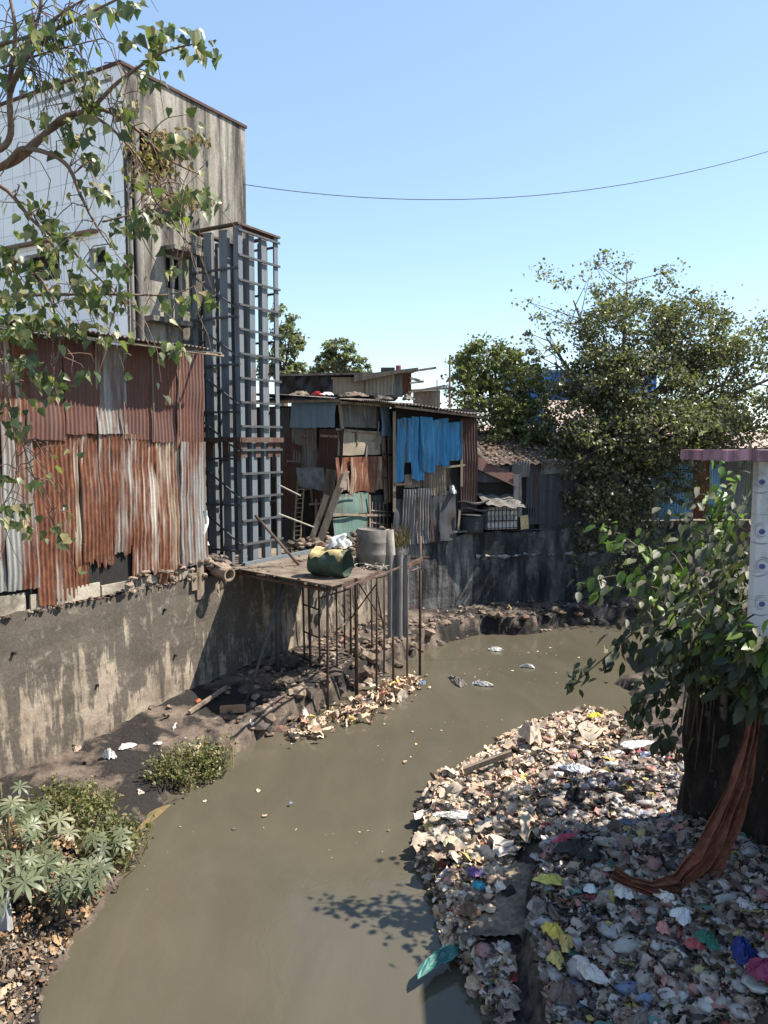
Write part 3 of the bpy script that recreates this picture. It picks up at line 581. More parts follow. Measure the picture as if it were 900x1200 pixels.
m = MB(); m.fbox(FTa, -.06, WD + .06, .056, .08, zr_ - .05, zr_ + .07); m.fbox(FTb, -.06, WD + .06, .085, .11, zr_ - .05, zr_ + .07); m.build('splice_band', M['steel_rust'], TW)
for s, t in ((.02, -.03), (.52, -.025), (.99, -.025), (WD - .2, -.03)):
    m = MB(); m.fbox(FTa, s, s + .19, t + .03, t + .036, zr_ - .42, zr_ - .051); m.build('rust_patch', M['steel_rust'], TW)
for k in (.01, .4, .9, WD - .2):
    m = MB(); m.fbox(FTb, k, k + .2, .001, .008, zr_ - .5, zr_ - .051); m.build('rust_patch', M['steel_rust'], TW)
m = MB(); m.beam(FTa.W(-.2, .18, WT + .1), FTa.W(WD + 1.6, .18, WT + .1), .12, .14); m.build('base_beam', M['steel_blue'], TW)

# ------------------------------------------------------------------ scaffold platform
sd0, _ = FL.px(273, 668, 0); DZ = 3.22
def st(p): q = p - FL.A; return q.dot(FL.d), q.dot(FL.n)
sF, tF = st(G(390, 686, DZ)); sd0 = sF - .05; sd1 = sF + 4.2
PF = thing('scaffold_platform', FL.W((sd0 + sd1) / 2, 1.6, 0.4), 'flat steel deck on thin rusty pipe legs over the river edge', 'platform')
m = MB(); 
sB = FL.px(272, 668, 0)[0]
def sL(t): return sB + (sd0 - sB) * t / tF
def strip(a0, a1, t0, t1, za, zb_, e0=0, e1=0):
    f = lambda a, t: sL(t) * (1 - a) + (sd0 + 2.0) * a
    m.hexa([FL.W(f(a0, t0), t0, za), FL.W(f(a0, t1), t1, za), FL.W(f(a1, t1), t1, za), FL.W(f(a1, t0), t0, za), FL.W(f(a0, t0), t0, zb_), FL.W(f(a0, t1), t1, zb_), FL.W(f(a1, t1), t1, zb_), FL.W(f(a1, t0), t0, zb_)])
for k in range(4): strip(k / 4, k / 4 + .2495, .02, tF - .06 * (k % 2), DZ - .025 - .004 * (k % 2), DZ + .004 * k)
for k in range(4): m.fbox(FL, sd0 + 2.01 + k * .48, sd0 + 2.0 + k * .48 + .488, .02, tF - .65 - .14 * (k % 2), DZ - .03, DZ - .003 * k)
m.build('deck', M['deck'], PF)
m = MB()
for t in (.35, 1.3, 2.3, tF - .08): m.beam(FL.W(sL(t) + .02, t, DZ - .07), FL.W(sd1 - .25, t, DZ - .07), .05, .07)
for s in (sd0 + 1.4, sd0 + 2, sd0 + 3): m.beam(FL.W(s, .1, DZ - .13), FL.W(s, tF - .08, DZ - .13), .04, .05)
m.beam(FL.W(sL(.1) + .03, .1, DZ - .13), FL.W(sd0 + .05, tF - .08, DZ - .13), .04, .05)
m.build('deck_beam', M['steel_rust'], PF)
LR = .78
legs = [(357, 771, 0, .035), (364, 782, 0, .045), (375, 781, 0, .035), (384, 834, 0, .04), (395, 787, 0, .03), (404, 760, 0, .03), (411, 769, 0, .04), (418, 817, .25, .06), (436, 763, 0, .03), (441, 818, 0, .035), (450, 790, 0, .035), (461, 808, 0, .04), (477, 801, 0, .035), (492, 791, .55, .045), (325, 787, 0, .07)]
for u, v, ex, r in legs:
    p = on(u, v, zl); m = MB(); top = DZ - .04 + ex; m.tube([p - Vector((0, 0, .15)), Vector((p.x + .04 * random.uniform(-1, 1), p.y, top))], r * LR, 7); m.build('leg', M['pipe_rust'] if r < .065 else M['steel_dark'], PF, True)
m = MB(); a = on(289, 822, zl); m.tube([a, P(333, 683, 17.9)], .035, 6); m.build('raking_prop', M['steel_dark'], PF, True)
m = MB()
def lp(i): return on(legs[i][0], legs[i][1], zl)
for i, j, z in ((0, 2, 2.1), (0, 2, 1.4), (2, 6, 2.4), (4, 6, 1.6), (0, 4, 2.6), (3, 7, 2.95), (9, 12, 2.95), (12, 13, 2.9), (2, 4, 1.1)):
    a = lp(i); c = lp(j); m.tube([Vector((a.x, a.y, z)), Vector((c.x, c.y, z))], .022, 5)
for i, j, za, zc in ((7, 10, 2.9, 1.4), (6, 9, 1.6, 2.8), (9, 10, 2.7, 1.2)):
    a = lp(i); c = lp(j); m.tube([Vector((a.x, a.y, za)), Vector((c.x, c.y, zc))], .02, 5)
m.build('cross_brace', M['pipe_rust'], PF, True)
m = MB(); a = lp(13); m.beam(Vector((a.x - .25, a.y - .02, 3.15)), Vector((a.x + .25, a.y + .02, 3.15)), .06); m.build('clamp', M['pipe_rust'], PF); m = MB()
m.beam(P(470, 668, 18.9), P(494, 655, 19.6), .09); m.build('clamp', M['pipe_rust'], PF)
m = MB(); m.corr(P(454, 747, 18.25), (1, .25, 0), .48, P(454, 651, 18.25).z - P(454, 747, 18.25).z, out=(.2, -1, 0), pitch=.24, amp=.025, trap=True, warp=.004, seed=3); m.corr(P(473.5, 747, 18.3), (1, .25, 0), .07, 1.9, out=(.2, -1, 0), pitch=.3, amp=.02, warp=.003, seed=4)
o = m.build('hanging_sheet', M['grey_sheet']); tag(o, 'narrow upright ribbed grey sheet fixed to the outer scaffold legs', 'metal sheet')

# things on the platform
def drum(name, base, axis, r, h, mat, label, cat, openend=False, bands=True, mat2=None):
    t = thing(name, base, label, cat); m = MB(); pr = [(r * .96, 0), (r, .015)]
    for k in (1 / 3, 2 / 3): pr += [(r, h * k - .03), (r * 1.035, h * k), (r, h * k + .03)]
    pr += [(r, h - .015), (r * .97, h)]; m.lathe(base, axis, pr, 26); m.lathe(base, axis, [(r * .96, h), (r * .94, h - .04 if not openend else .05), (.001, h - .04 if not openend else .05)], 26)
    m.lathe(base, axis, [(.001, .01), (r * .96, .0)], 26); 
    if bands == 'dent':
        R = random.Random(3); x = axis_o(axis); y = Vector(axis).normalized().cross(x)
        for q in m.v:
            d = q - Vector(base); h_ = d.dot(Vector(axis).normalized()); a = math.atan2(d.dot(y), d.dot(x)); rr = (d - Vector(axis).normalized() * h_); k = 1 + .05 * math.sin(a * 3 + h_ * 5) + .04 * math.sin(a * 5 - h_ * 9) + .02 * math.sin(a * 11 + h_ * 23); q -= rr * (1 - k)
    m.build('body', mat, t, True); return t
def axis_o(a): return Vector(a).normalized().orthogonal().normalized()
c0 = G(366, 676, DZ); ax = (G(415, 676, DZ) - G(366, 664, DZ)); ax.z = 0; ax = Vector((1, -.28, 0)).normalized()
R0 = .3; b0 = Vector((c0.x, c0.y + .22, DZ + R0 + .01))
ax = Vector((1, -.42, 0)).normalized(); D1 = drum('oil_drum', b0, ax, R0, .86, M['drum_green'], 'dented green drum lying on its side with a yellow upper flank', 'drum', True, 'dent')
m = MB(); x = Vector((0, 0, 1)); y = ax.cross(x)
xo = axis_o(ax); yo = ax.cross(xo)
def flank(a, c):
    th = -1.05 + a * (2.0 + .25 * math.sin(c * 9) + .12 * math.sin(c * 23)); h_ = .04 + (.76 + .05 * math.sin(a * 8) + .03 * math.sin(a * 21)) * c; d = x * math.cos(th) + y * math.sin(th); an = math.atan2(d.dot(yo), d.dot(xo))
    k = 1 + .05 * math.sin(an * 3 + h_ * 5) + .04 * math.sin(an * 5 - h_ * 9) + .02 * math.sin(an * 11 + h_ * 23); return b0 + ax * h_ + d * (R0 * 1.04 * k + .012)
m.grid(flank, 36, 30); m.build('yellow_flank', M['drum_yellow'], D1, True)
g1 = G(434, 664, DZ - .03); D2 = drum('oil_drum', Vector((g1.x, g1.y + .1, DZ - .02)), (0.04, 0, 1), .36, .9, M['drum_grey'], 'upright dusty grey drum on the right side of the deck', 'drum')
g2 = G(456, 662, DZ - .03); t = thing('concrete_pipe', Vector((g2.x, g2.y + .05, DZ - .02)), 'pale narrow tapering pipe standing right beside the grey drum', 'pipe'); m = MB(); m.lathe(Vector((g2.x, g2.y + .05, DZ - .02)), (0, 0, 1), [(.16, 0), (.15, .3), (.11, .85), (.09, .86), (.1, .3)], 16); m.build('body', m_plain('pale cement', (.3, .275, .24), .9, .3, 6, 0, (.16, .13, .1)), t, True)
def crumple(c, sx, sy, h, mat, name, label, cat, seed=0, n=9, tilt=(0, 0), group=None):
    R = random.Random(seed); m = MB(); a0 = R.uniform(0, 6.3); ca, sa = math.cos(a0), math.sin(a0); ph = [R.uniform(0, 6.3) for _ in range(8)]
    def rad(th): return 1 + .22 * math.sin(2 * th + ph[0]) + .16 * math.sin(3 * th + ph[1]) + .1 * math.sin(7 * th + ph[2])
    rings = n; seg = 22
    def fn(a, k):
        th = a * 2 * math.pi; r = k * rad(th); x = r * math.cos(th) * sx; y = r * math.sin(th) * sy
        z = h * (1 - k ** 2.2) + .35 * h * math.sin(th * 3 + k * 5 + ph[3]) * k * (1 - k) * 2.2 + .16 * h * math.sin(th * 8 + ph[4] + k * 9) * (.4 + k * .6) + .12 * h * math.sin(th * 13 + k * 17 + ph[5])
        return Vector(c) + Vector((x * ca - y * sa, x * sa + y * ca, max(-.02, z) + .01))
    m.grid(fn, seg, rings); o = m.build(name, mat, None, False, loc=c); return tag(o, label, cat, group)
g3 = b0 + ax * .62 + Vector((0, 0, .36)) ; m = MB()
RB = random.Random(4)
def wbag(a, c):
    th = a * 6.283; r = .19 * (1 - c) ** .7 * (1 + .22 * math.sin(th * 2 + 1) + .14 * math.sin(th * 5 + c * 6) + .08 * math.sin(th * 9 - c * 11)); return g3 + Vector((r * math.cos(th) * 1.15 + .13 * c * c + .03 * math.sin(c * 9), r * math.sin(th) * .8 + .1, .3 * c ** .8 + .035 * math.sin(th * 3 + c * 7) * (1 - c)))
m.grid(wbag, 36, 14)
o = m.build('white_bag', M['white_pl'], None, True); tag(o, 'peaked white plastic bag on top of the lying drum', 'bag')
m = MB(); pp = []
cc = P(432, 670, 18.4)
for i in range(90):
    a = i * .42; r = .28 + .08 * math.sin(i * .23); pp.append(cc + Vector((r * math.cos(a) + .003 * i, .22 * math.sin(a), .12 * math.sin(a * .6 + i * .05) + .06)))
m.tube(pp, .011, 4); o = m.build('wire_coil', M['wire_pale']); tag(o, 'loose pale wire tangle on the deck edge', 'wire')
m = MB(); m.tube([G(351, 663, DZ), P(299, 604, 18.3)], .035, 7); o = m.build('leaning_pipe', M['pipe_rust']); tag(o, 'rust red pipe leaning from the deck against the steel tower', 'pipe')
m = MB(); R = random.Random(31)
for k in range(70):
    p = FL.W(sd0 + R.uniform(.2, 3.8), R.uniform(.15, tF - .5), DZ + .012); d_ = Vector((R.uniform(-1, 1), R.uniform(-1, 1), R.uniform(-.02, .06))) * R.uniform(.05, .3)
    if R.random() < .5: m.beam(p, p + d_, R.uniform(.012, .035), .015)
    else: m.rock(p, R.uniform(.02, .06), R)
o = m.build('deck_debris', M['rubble']); tag(o, 'chips sticks and grit scattered over the platform deck', 'debris', kind='stuff')
for k, (u0, v0, u1, v1, lab) in enumerate(((404, 690, 447, 668, 'loose angle iron lying along the outer deck edge'), (420, 684, 470, 664, 'bent thin bar sticking out over the deck edge beside the ribbed sheet'), (372, 640, 395, 628, 'short grey stick poking up behind the green drum'))):
    a = G(u0, v0, DZ + .05); c = G(u1, v1, DZ + .1); m = MB(); m.beam(a, c, .045, .03); o = m.build('loose_bar', M['pipe_rust'] if k < 2 else M['wood']); tag(o, lab, 'bar')
# rubble and broken pipe at the wall corner beside the tower
m = MB()
for k in range(60):
    p = FL.W(sE + random.uniform(.05, .75), random.uniform(-.4, .12), WT + random.uniform(.02, .38)); m.rock(p, random.uniform(.06, .17))
o = m.build('rubble_pile', M['rubble']); tag(o, 'heap of broken masonry at the foot of the steel tower', 'rubble', kind='stuff')
m = MB(); q = P(252, 668, 17.95); m.lathe(q, Vector((.75, -.6, -.1)), [(.13, 0), (.13, .4), (.16, .4), (.16, .52), (.12, .52), (.11, .1)], 14); o = m.build('broken_pipe', m_plain('clay pipe', (.3, .22, .16), .9)); tag(o, 'short broken clay pipe sticking out of the wall top', 'pipe')
m = MB(); q = P(238, 655, 17.8); m.hexa([q + Vector(k) for k in ((0, 0, 0), (.55, -.1, -.28), (.6, .25, -.25), (.05, .3, .03), (0, 0, .03), (.55, -.1, -.25), (.6, .25, -.22), (.05, .3, .06))]); o = m.build('loose_board', M['wood']); tag(o, 'small tilted board resting on masonry beside the tower foot', 'board')
q = P(239, 598, 17.75); m = MB(); m.grid(lambda a, c: q + FL.d * (.16 * (a - .5) + .05 * math.sin(c * 7)) + FL.n * (.07 * math.sin(a * 3.1) + .03 * math.sin(c * 11 + a * 4)) + Vector((0, 0, -.8 * c)), 6, 14); o = m.build('white_rag', M['white_pl'], None, True); tag(o, 'white plastic rag hanging at the right corner of the rusty shack', 'rag')

# ------------------------------------------------------------------ hut with blue sheets (middle)
Cc = FX.W(2.47, 0, 0); F2 = Frame(Cc, FL.d)
HU = thing('patchwork_hut', (.4, 26, WT), 'two storey patchwork hut with a blue sheeted front over the wall', 'hut')
m = MB()                                               # dark core behind the cladding
core = [FX.W(-1.5, -.08, 0), FX.W(2.40, -.08, 0), F2.W(.05, -.08, 0), F2.W(3.1, -.1, 0), F3.W(0.1, -.1, 0), F3.W(3.15, -.1, 0), F3.W(3.1, -4, 0), FX.W(-1.5, -4, 0)]
for i in range(len(core)):
    a, c = core[i], core[(i + 1) % len(core)]; m.quad(a + Vector((0, 0, WT)), c + Vector((0, 0, WT)), c + Vector((0, 0, 7.3 if i != 5 else 7.0)), a + Vector((0, 0, 7.3)))
m.build('wall', M['dark'], HU)
def sheet(F, ua, ub, vt, vb, mat, t=.03, parent=HU, name='wall_sheet', lab=None, rag=.03, pitch=.1, amp=.013, trap=False, skew=0, warp=.026, ragtop=0, seed=None):
    um = (ua + ub) / 2; vm = (vt + vb) / 2; a = F.px(ua, vm, t)[0]; c = F.px(ub, vm, t)[0]; zb = F.px(um, vb, t)[1]; zt_ = F.px(um, vt, t)[1]
    m = MB(); m.corr(F.W(a, t, zb), F.d, c - a, zt_ - zb, out=F.n, rag=rag, pitch=pitch, amp=amp, trap=trap, skew=skew, warp=warp, ragtop=ragtop, seed=seed or int(ua * 7 + vb))
    o = m.build(name, mat if not isinstance(mat, str) else M[mat], parent, True)
    if lab: o['label'] = lab
    return o
def plank(F, ua, va, ub, vb, w, mat, t=.06, parent=HU, name='plank', th=.03):
    a = F.px(ua, va, t); c = F.px(ub, vb, t); m = MB(); m.beam(F.W(a[0], t, a[1]), F.W(c[0], t, c[1]), w, th, up=tuple(F.n)); return m.build(name, M[mat] if isinstance(mat, str) else mat, parent)
# shaded side
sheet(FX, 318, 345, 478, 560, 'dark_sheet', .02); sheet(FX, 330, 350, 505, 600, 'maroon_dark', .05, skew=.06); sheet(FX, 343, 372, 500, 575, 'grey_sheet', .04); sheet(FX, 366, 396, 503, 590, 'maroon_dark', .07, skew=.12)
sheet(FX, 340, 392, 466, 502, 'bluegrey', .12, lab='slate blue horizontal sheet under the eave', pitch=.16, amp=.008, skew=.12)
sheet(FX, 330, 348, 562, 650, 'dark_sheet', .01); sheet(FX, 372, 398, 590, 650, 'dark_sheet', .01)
# lit front
sheet(F2, 398, 447, 472, 502, 'grey_sheet', .02, pitch=.5, amp=.004); sheet(F2, 396, 447, 505, 520, 'beige', .05, pitch=1.2, amp=.004, lab='beige board'); sheet(F2, 397, 447, 518, 534, 'beige', .09, pitch=1.2, amp=.004, skew=-.04)
sheet(F2, 394, 412, 536, 578, 'galv_streak', .10, pitch=.42, amp=.02, rag=.12); sheet(F2, 410, 452, 535, 578, 'cream_rust', .08, pitch=.42, amp=.02, rag=.1, lab='cream ribbed sheet rusting at the bottom right'); sheet(F2, 436, 452, 538, 578, 'rust', .1, pitch=.2, rag=.15)
sheet(F2, 391, 433, 578, 604, 'green', .02, pitch=1.4, amp=.004, lab='dull green tin'); sheet(F2, 391, 433, 605, 645, 'green', .03, pitch=.9, amp=.006)
sheet(F2, 432, 458, 580, 640, 'dark_sheet', -.03)
sheet(F2, 446, 458, 476, 512, 'bluegrey', .16, pitch=.5, amp=.01)
plank(F2, 449, 510, 453, 590, .22, 'wood', .1); plank(F2, 457, 500, 459, 588, .3, 'wood', .14); plank(F2, 394, 503, 447, 508, .06, 'wood', .12); plank(F2, 390, 603, 458, 604, .07, 'wood', .13); plank(F2, 433, 580, 434, 645, .08, 'wood', .09); plank(F2, 397, 466, 402, 508, .12, 'wood', .1)
for k in range(5): plank(F2, 436 + k * 4.5, 588 + k % 3, 436 + k * 4.5, 628, .03, 'wood', .06)
plank(F2, 434, 612, 459, 616, .04, 'wood', .08); plank(F2, 434, 598, 459, 600, .04, 'wood', .09)
# blue front over the wall
for i, (ua, ub, vt, vb, sk, t, rg) in enumerate(((463, 474, 489, 567, .03, .10, .1), (472, 484, 488, 548, 0, .12, .25), (482, 498, 488, 565, .0, .11, .12), (495, 510, 487, 556, -.05, .17, .1), (505, 517, 492, 552, .04, .15, .2), (514, 526, 490, 548, -.02, .12, .15), (523, 541, 494, 541, 0, .10, .05))):
    sheet(F3, ua, ub, vt, vb, 'blue', t, lab='bright blue painted sheet' if i == 0 else None, rag=rg, pitch=.19, amp=.03, trap=True, skew=sk, ragtop=.05)
for k, (ua, ub) in enumerate(((496, 510), (509, 523))): sheet(F3, ua, ub, 545, 581, M['wood'], .05, name='slatted_panel', pitch=.09, amp=.02, trap=True)
sheet(F3, 474, 498, 556, 572, M['wood'], .04, name='slatted_panel', pitch=.09, amp=.02, trap=True)
sheet(F3, 470, 492, 573, 639, 'grey_sheet', .05, skew=.03, rag=.05); sheet(F3, 488, 505, 572, 637, 'grey_sheet', .07); sheet(F3, 500, 519, 580, 636, 'dark_sheet', .06, pitch=.6, amp=.006); sheet(F3, 515, 535, 575, 634, 'dark_sheet', .1, pitch=.7, amp=.008)
sheet(F3, 458, 472, 585, 637, 'dark_sheet', .03, pitch=.4, skew=.1)
sheet(F3, 541, 560, 490, 600, 'maroon_dark', .0, lab='sooty red sheet at the far corner', skew=-.02)
plank(F3, 462, 482, 462, 600, .1, 'wood', .09); plank(F3, 541, 492, 541, 570, .09, 'wood', .09); plank(F3, 463, 568, 482, 567, .07, 'steel_rust', .18)
plank(F3, 519, 548, 545, 545, .06, 'wood', .2)
# roof in two bent strips with a thick edge
def roofstrip(F, s0, s1, zf0, zf1, back, rise, t0=.55, mat='roof', parent=HU, pitch=.12, name='roof'):
    m = MB(); n = int((s1 - s0) / pitch * 5)
    def fn(a, c):
        s = s0 + a * (s1 - s0); return F.W(s, t0 - c * back, zf0 + (zf1 - zf0) * a + c * rise + .022 * math.sin(2 * math.pi * s / pitch) + .03 * math.sin(s * 2.1 + c * 3))
    m.grid(fn, n, 6); return m.build(name, M[mat], parent, True)
roofstrip(F2, -.35, 3.3, 7.40, 7.40, 4.1, .28, .85); roofstrip(F3, -.3, 3.25, 7.40, 7.08, 4.2, .25, .65)
roofstrip(FX, -1.6, 2.75, 7.50, 7.5, 3.5, .12, .4, 'tarp', pitch=.9)
m = MB(); m.beam(F2.W(-.3, .25, 7.34), F2.W(3.2, .3, 7.34), .07); m.beam(F3.W(-.2, .5, 7.3), F3.W(3.15, .5, 7.0), .07); m.beam(FX.W(-1.5, .3, 7.4), FX.W(2.7, .3, 7.4), .07)
for k in range(6): m.beam(F3.W(.1 + k * .6, -.1, 7.34 - k * .055), F3.W(.1 + k * .6, .6, 7.31 - k * .055), .05)
m.build('eave_beam', M['wood'], HU)
R = random.Random(77)
for k in range(34):                                   # odd battens, sticks and straps nailed over the patches
    F_, u0, u1, v0, v1 = R.choice(((F2, 396, 458, 480, 640), (F3, 462, 545, 485, 636), (FX, 332, 394, 500, 640))); u = R.uniform(u0, u1); v = R.uniform(v0, v1)
    if F_ is F3 and 487 < v < 560: continue
    du, dv = ((R.uniform(-2, 2), R.uniform(12, 34)) if R.random() < .6 else (R.uniform(8, 22), R.uniform(-2, 2)))
    plank(F_, u, v, min(u + du, u1 + 2), v + dv, R.uniform(.025, .09), R.choice(('wood', 'wood', 'steel_rust', 'dark_sheet', 'grey_sheet')), .1 + R.random() * .06, name='batten')
# attic on the roof
Fa = Frame(P(318, 470, 25.6).xy, (1, .04)); AT = thing('roof_shelter', Fa.W(2.2, -1, 7.6), 'low shelter of boards and black tarpaulin on the hut roof', 'shelter')
m = MB(); m.fbox(Fa, .2, 4.1, -2.0, -.06, 7.62, 8.35); m.build('wall', M['dark'], AT)
a, _ = Fa.px(322, 450, .02); c, _ = Fa.px(390, 450, .02); m = MB(); m.grid(lambda x, y: Fa.W(a + x * (c - a), .04 + .05 * math.sin(x * 14 + y * 4) + .04 * math.sin(x * 31 - y * 7), 7.62 + y * (.72 + .1 * x)), 40, 8); m.build('tarpaulin', M['tarp'], AT, True)
sheet(Fa, 388, 431, 442, 463, 'beige', .03, AT, pitch=.12, amp=.006, rag=.02); sheet(Fa, 428, 462, 438, 464, 'beige', .05, AT, 'lattice_panel', pitch=.12, amp=.02); sheet(Fa, 457, 472, 434, 466, 'grey_sheet', .02, AT)
sheet(Fa, 470, 482, 436, 464, 'rust', -.02, AT)
m = MB(); z1 = Fa.px(400, 440, 0)[1]; m.hexa([Fa.W(.1, .2, 8.3), Fa.W(3.3, .3, z1 + .02), Fa.W(3.3, -2.2, z1 + .02), Fa.W(.1, -2.2, 8.4), Fa.W(.1, .2, 8.36), Fa.W(3.3, .3, z1 + .08), Fa.W(3.3, -2.2, z1 + .08), Fa.W(.1, -2.2, 8.46)]); m.build('roof', M['roof'], AT)
m = MB(); a = Fa.px(415, 444, .3); c = Fa.px(490, 433, .3); m.hexa([Fa.W(a[0], .35, a[1] - .1), Fa.W(c[0], .35, c[1]), Fa.W(c[0], -1.6, c[1] + .05), Fa.W(a[0], -1.6, a[1]), Fa.W(a[0], .35, a[1] + .12), Fa.W(c[0], .35, c[1] + .06), Fa.W(c[0], -1.6, c[1] + .1), Fa.W(a[0], -1.6, a[1] + .16)]); m.build('roof_board', M['wood'], AT)
for u0, v0, u1, v1 in ((470, 437, 511, 431), (480, 443, 492, 446), (480, 449, 496, 447), (478, 460, 522, 452)):
    m = MB(); m.beam(P(u0, v0, 25.6), P(u1, v1, 25.9), .07); m.build('roof_pole', M['wood'], AT)
m = MB(); p = P(452, 434, 26); m.fbox(Fa, Fa.px(447, 434)[0], Fa.px(463, 434)[0], -.6, -.2, p.z - .02, p.z + .09); o = m.build('roof_box', M['dark_sheet']); tag(o, 'small dark box lying on top of the roof shelter', 'box')
m = MB(); q = P(467, 432, 26); m.lathe(q - Vector((0, 0, .1)), (0, 0, 1), [(.001, 0), (.09, 0), (.09, .2), (.001, .2)], 10); o = m.build('roof_pot', m_plain('reddish pot', (.25, .1, .08), .8)); tag(o, 'little reddish pot on top of the roof shelter', 'pot')
# second small shelter and mast
m = MB(); q = P(505, 456, 27.5); m.hexa([q + Vector(k) for k in ((-.75, -.5, -.12), (.75, -.4, -.02), (.75, .8, .06), (-.75, .8, -.02), (-.75, -.5, -.06), (.75, -.4, .05), (.75, .8, .12), (-.75, .8, .05))]); 
sh2 = thing('roof_lean_to', q - Vector((0, 0, .9)), 'tiny lean to with a tilted flat roof right of the roof shelter', 'shelter'); m.build('roof', M['roof'], sh2)
m = MB(); m.hexa([q + Vector(k) for k in ((-.6, -.3, -.9), (.3, -.3, -.9), (.3, .5, -.9), (-.6, .5, -.9), (-.6, -.3, -.1), (.3, -.3, -.05), (.3, .5, 0), (-.6, .5, -.05))]); m.build('wall', M['wood'], sh2)
m = MB(); m.tube([P(527, 478, 27.3), P(527, 416, 27.3)], [.05, .03], 6); o = m.build('mast', M['wood']); tag(o, 'thin wooden mast standing up from the hut roof', 'pole')
m = MB(); m.tube([P(513, 478, 27.2), P(512, 445, 27.2)], .018, 5); o = m.build('antenna_pole', M['steel_blue']); tag(o, 'short thin antenna pole beside the wooden mast', 'pole')
# clutter on the hut roof
rj = [((352, 458), 25.2, .35, .22, .12, 'wood', 'ragged grey bundle on the left roof edge', 'bundle'), ((372, 459), 25.0, .18, .12, .1, 'redrag', 'red bag lying on the hut roof', 'bag'), ((385, 460), 25.0, .28, .12, .08, 'white_pl', 'white sack lying beside the red bag on the roof', 'sack'), ((415, 463), 24.4, .5, .25, .12, 'deck', 'dusty sandbag row on the lit roof edge', 'sandbags'), ((445, 467), 24.6, .45, .25, .12, 'kerb', 'grey sack above the short blue grey strip', 'sack'), ((478, 467), 25.6, .5, .2, .16, 'grey_sheet', 'bent grey sheet lying over the blue front', 'metal sheet')]
M['redrag'] = m_plain('red plastic', (.5, .04, .04), .6)
for k, ((u, v), Y, sx, sy, h, mt, lab, cat) in enumerate(rj):
    p = P(u, v, Y); p.z = min(p.z, 7.72) - .05; crumple(p, sx, sy, h, M[mt], 'roof_' + cat.replace(' ', '_'), lab, cat, 40 + k)
# planks and ladder leaning in the shaded yard
for (ua, va, ub, vb, w, Y0, Y1, lab) in ((403, 556, 375, 634, .2, 22.4, 22.1, 'wide grey plank leaning furthest right against the cream sheets'), (389, 550, 380, 604, .3, 22.9, 22.8, 'broad brown board leaning behind the grey planks'), (383, 580, 365, 632, .15, 22.2, 22.0, 'short narrow plank leaning lowest at the left of the wide plank')):
    m = MB(); m.beam(P(ub, vb, Y1), P(ua, va, Y0), w, .04, up=(0, -1, 0)); o = m.build('leaning_plank', M['wood_dark'] if w > .25 else M['wood']); tag(o, lab, 'plank')
m = MB(); m.beam(P(400, 572, 21.9), P(407, 552, 22.2), .12, .04, up=(0, -1, 0)); o = m.build('leaning_plank', M['wood']); tag(o, 'splintered board end propped on the wide leaning plank', 'plank')
LD = thing('ladder', P(348, 630, 22.6), 'thin wooden ladder leaning in the shaded yard behind the tower', 'ladder'); 
for du in (0, 8):
    m = MB(); m.beam(P(344 + du, 632, 22.6), P(349 + du, 560, 23.2), .04); m.build('rail', M['wood'], LD)
m = MB()
for k in range(13): t_ = k / 13; m.beam(P(344.5 + 5 * t_, 628 - 70 * t_, 22.55 + .6 * t_), P(351.5 + 5 * t_, 627 - 70 * t_, 22.55 + .6 * t_), .025)
m.build('rung', M['wood'], LD)
q = P(363, 562, 23.0); m = MB(); m.grid(lambda a, c: q + Vector((-.4 + .8 * a + .1 * c, -.05 - .06 * math.sin(a * 5 + c * 3), .35 - .55 * c - .15 * a * c)), 12, 8); o = m.build('grey_tarp', m_plain('grey tarp', (.12, .13, .13), .6, .5, 6), None, True); tag(o, 'crumpled grey tarpaulin hung below the slate blue sheet', 'tarpaulin')
for k, (u0, v0, u1, v1, lab) in enumerate(((326, 568, 352, 581, 'upper thin rod slanting from the tower into the dark yard'), (326, 602, 368, 618, 'lower thin rod slanting from the tower into the dark yard'))):
    m = MB(); m.tube([P(u0, v0, 20.2), P(u1, v1, 21.8)], .022, 5); o = m.build('steel_rod', M['wire_pale']); tag(o, lab, 'rod')
m = MB()
for k in range(160):
    p = Vector((random.uniform(-2.6, -.2), random.uniform(21.2, 23.2), WT + random.uniform(0, .3))); m.rock(p, random.uniform(.05, .2))
for k in range(50):
    p = FL.W(random.uniform(11.2, 13.3), random.uniform(-.3, .6), DZ - .05 + random.uniform(0, .35)); m.rock(p, random.uniform(.05, .14))
o = m.build('yard_rubble', M['rubble']); tag(o, 'dusty rubble covering the yard in front of the patchwork hut', 'rubble', kind='stuff')
m = MB(); R = random.Random(5)
for k in range(90):
    p = P(R.uniform(455, 478), 636, 22.6 + R.uniform(-.4, 1.2)); p.z = WT + .02; m.tube([p, p + Vector((R.uniform(-.3, .3), R.uniform(-.2, .2), R.uniform(.2, .6)))], .008, 3)
o = m.build('dry_grass', M['leaf_dry']); tag(o, 'dry grass tuft on the wall top right of the grey drum', 'grass', kind='stuff')

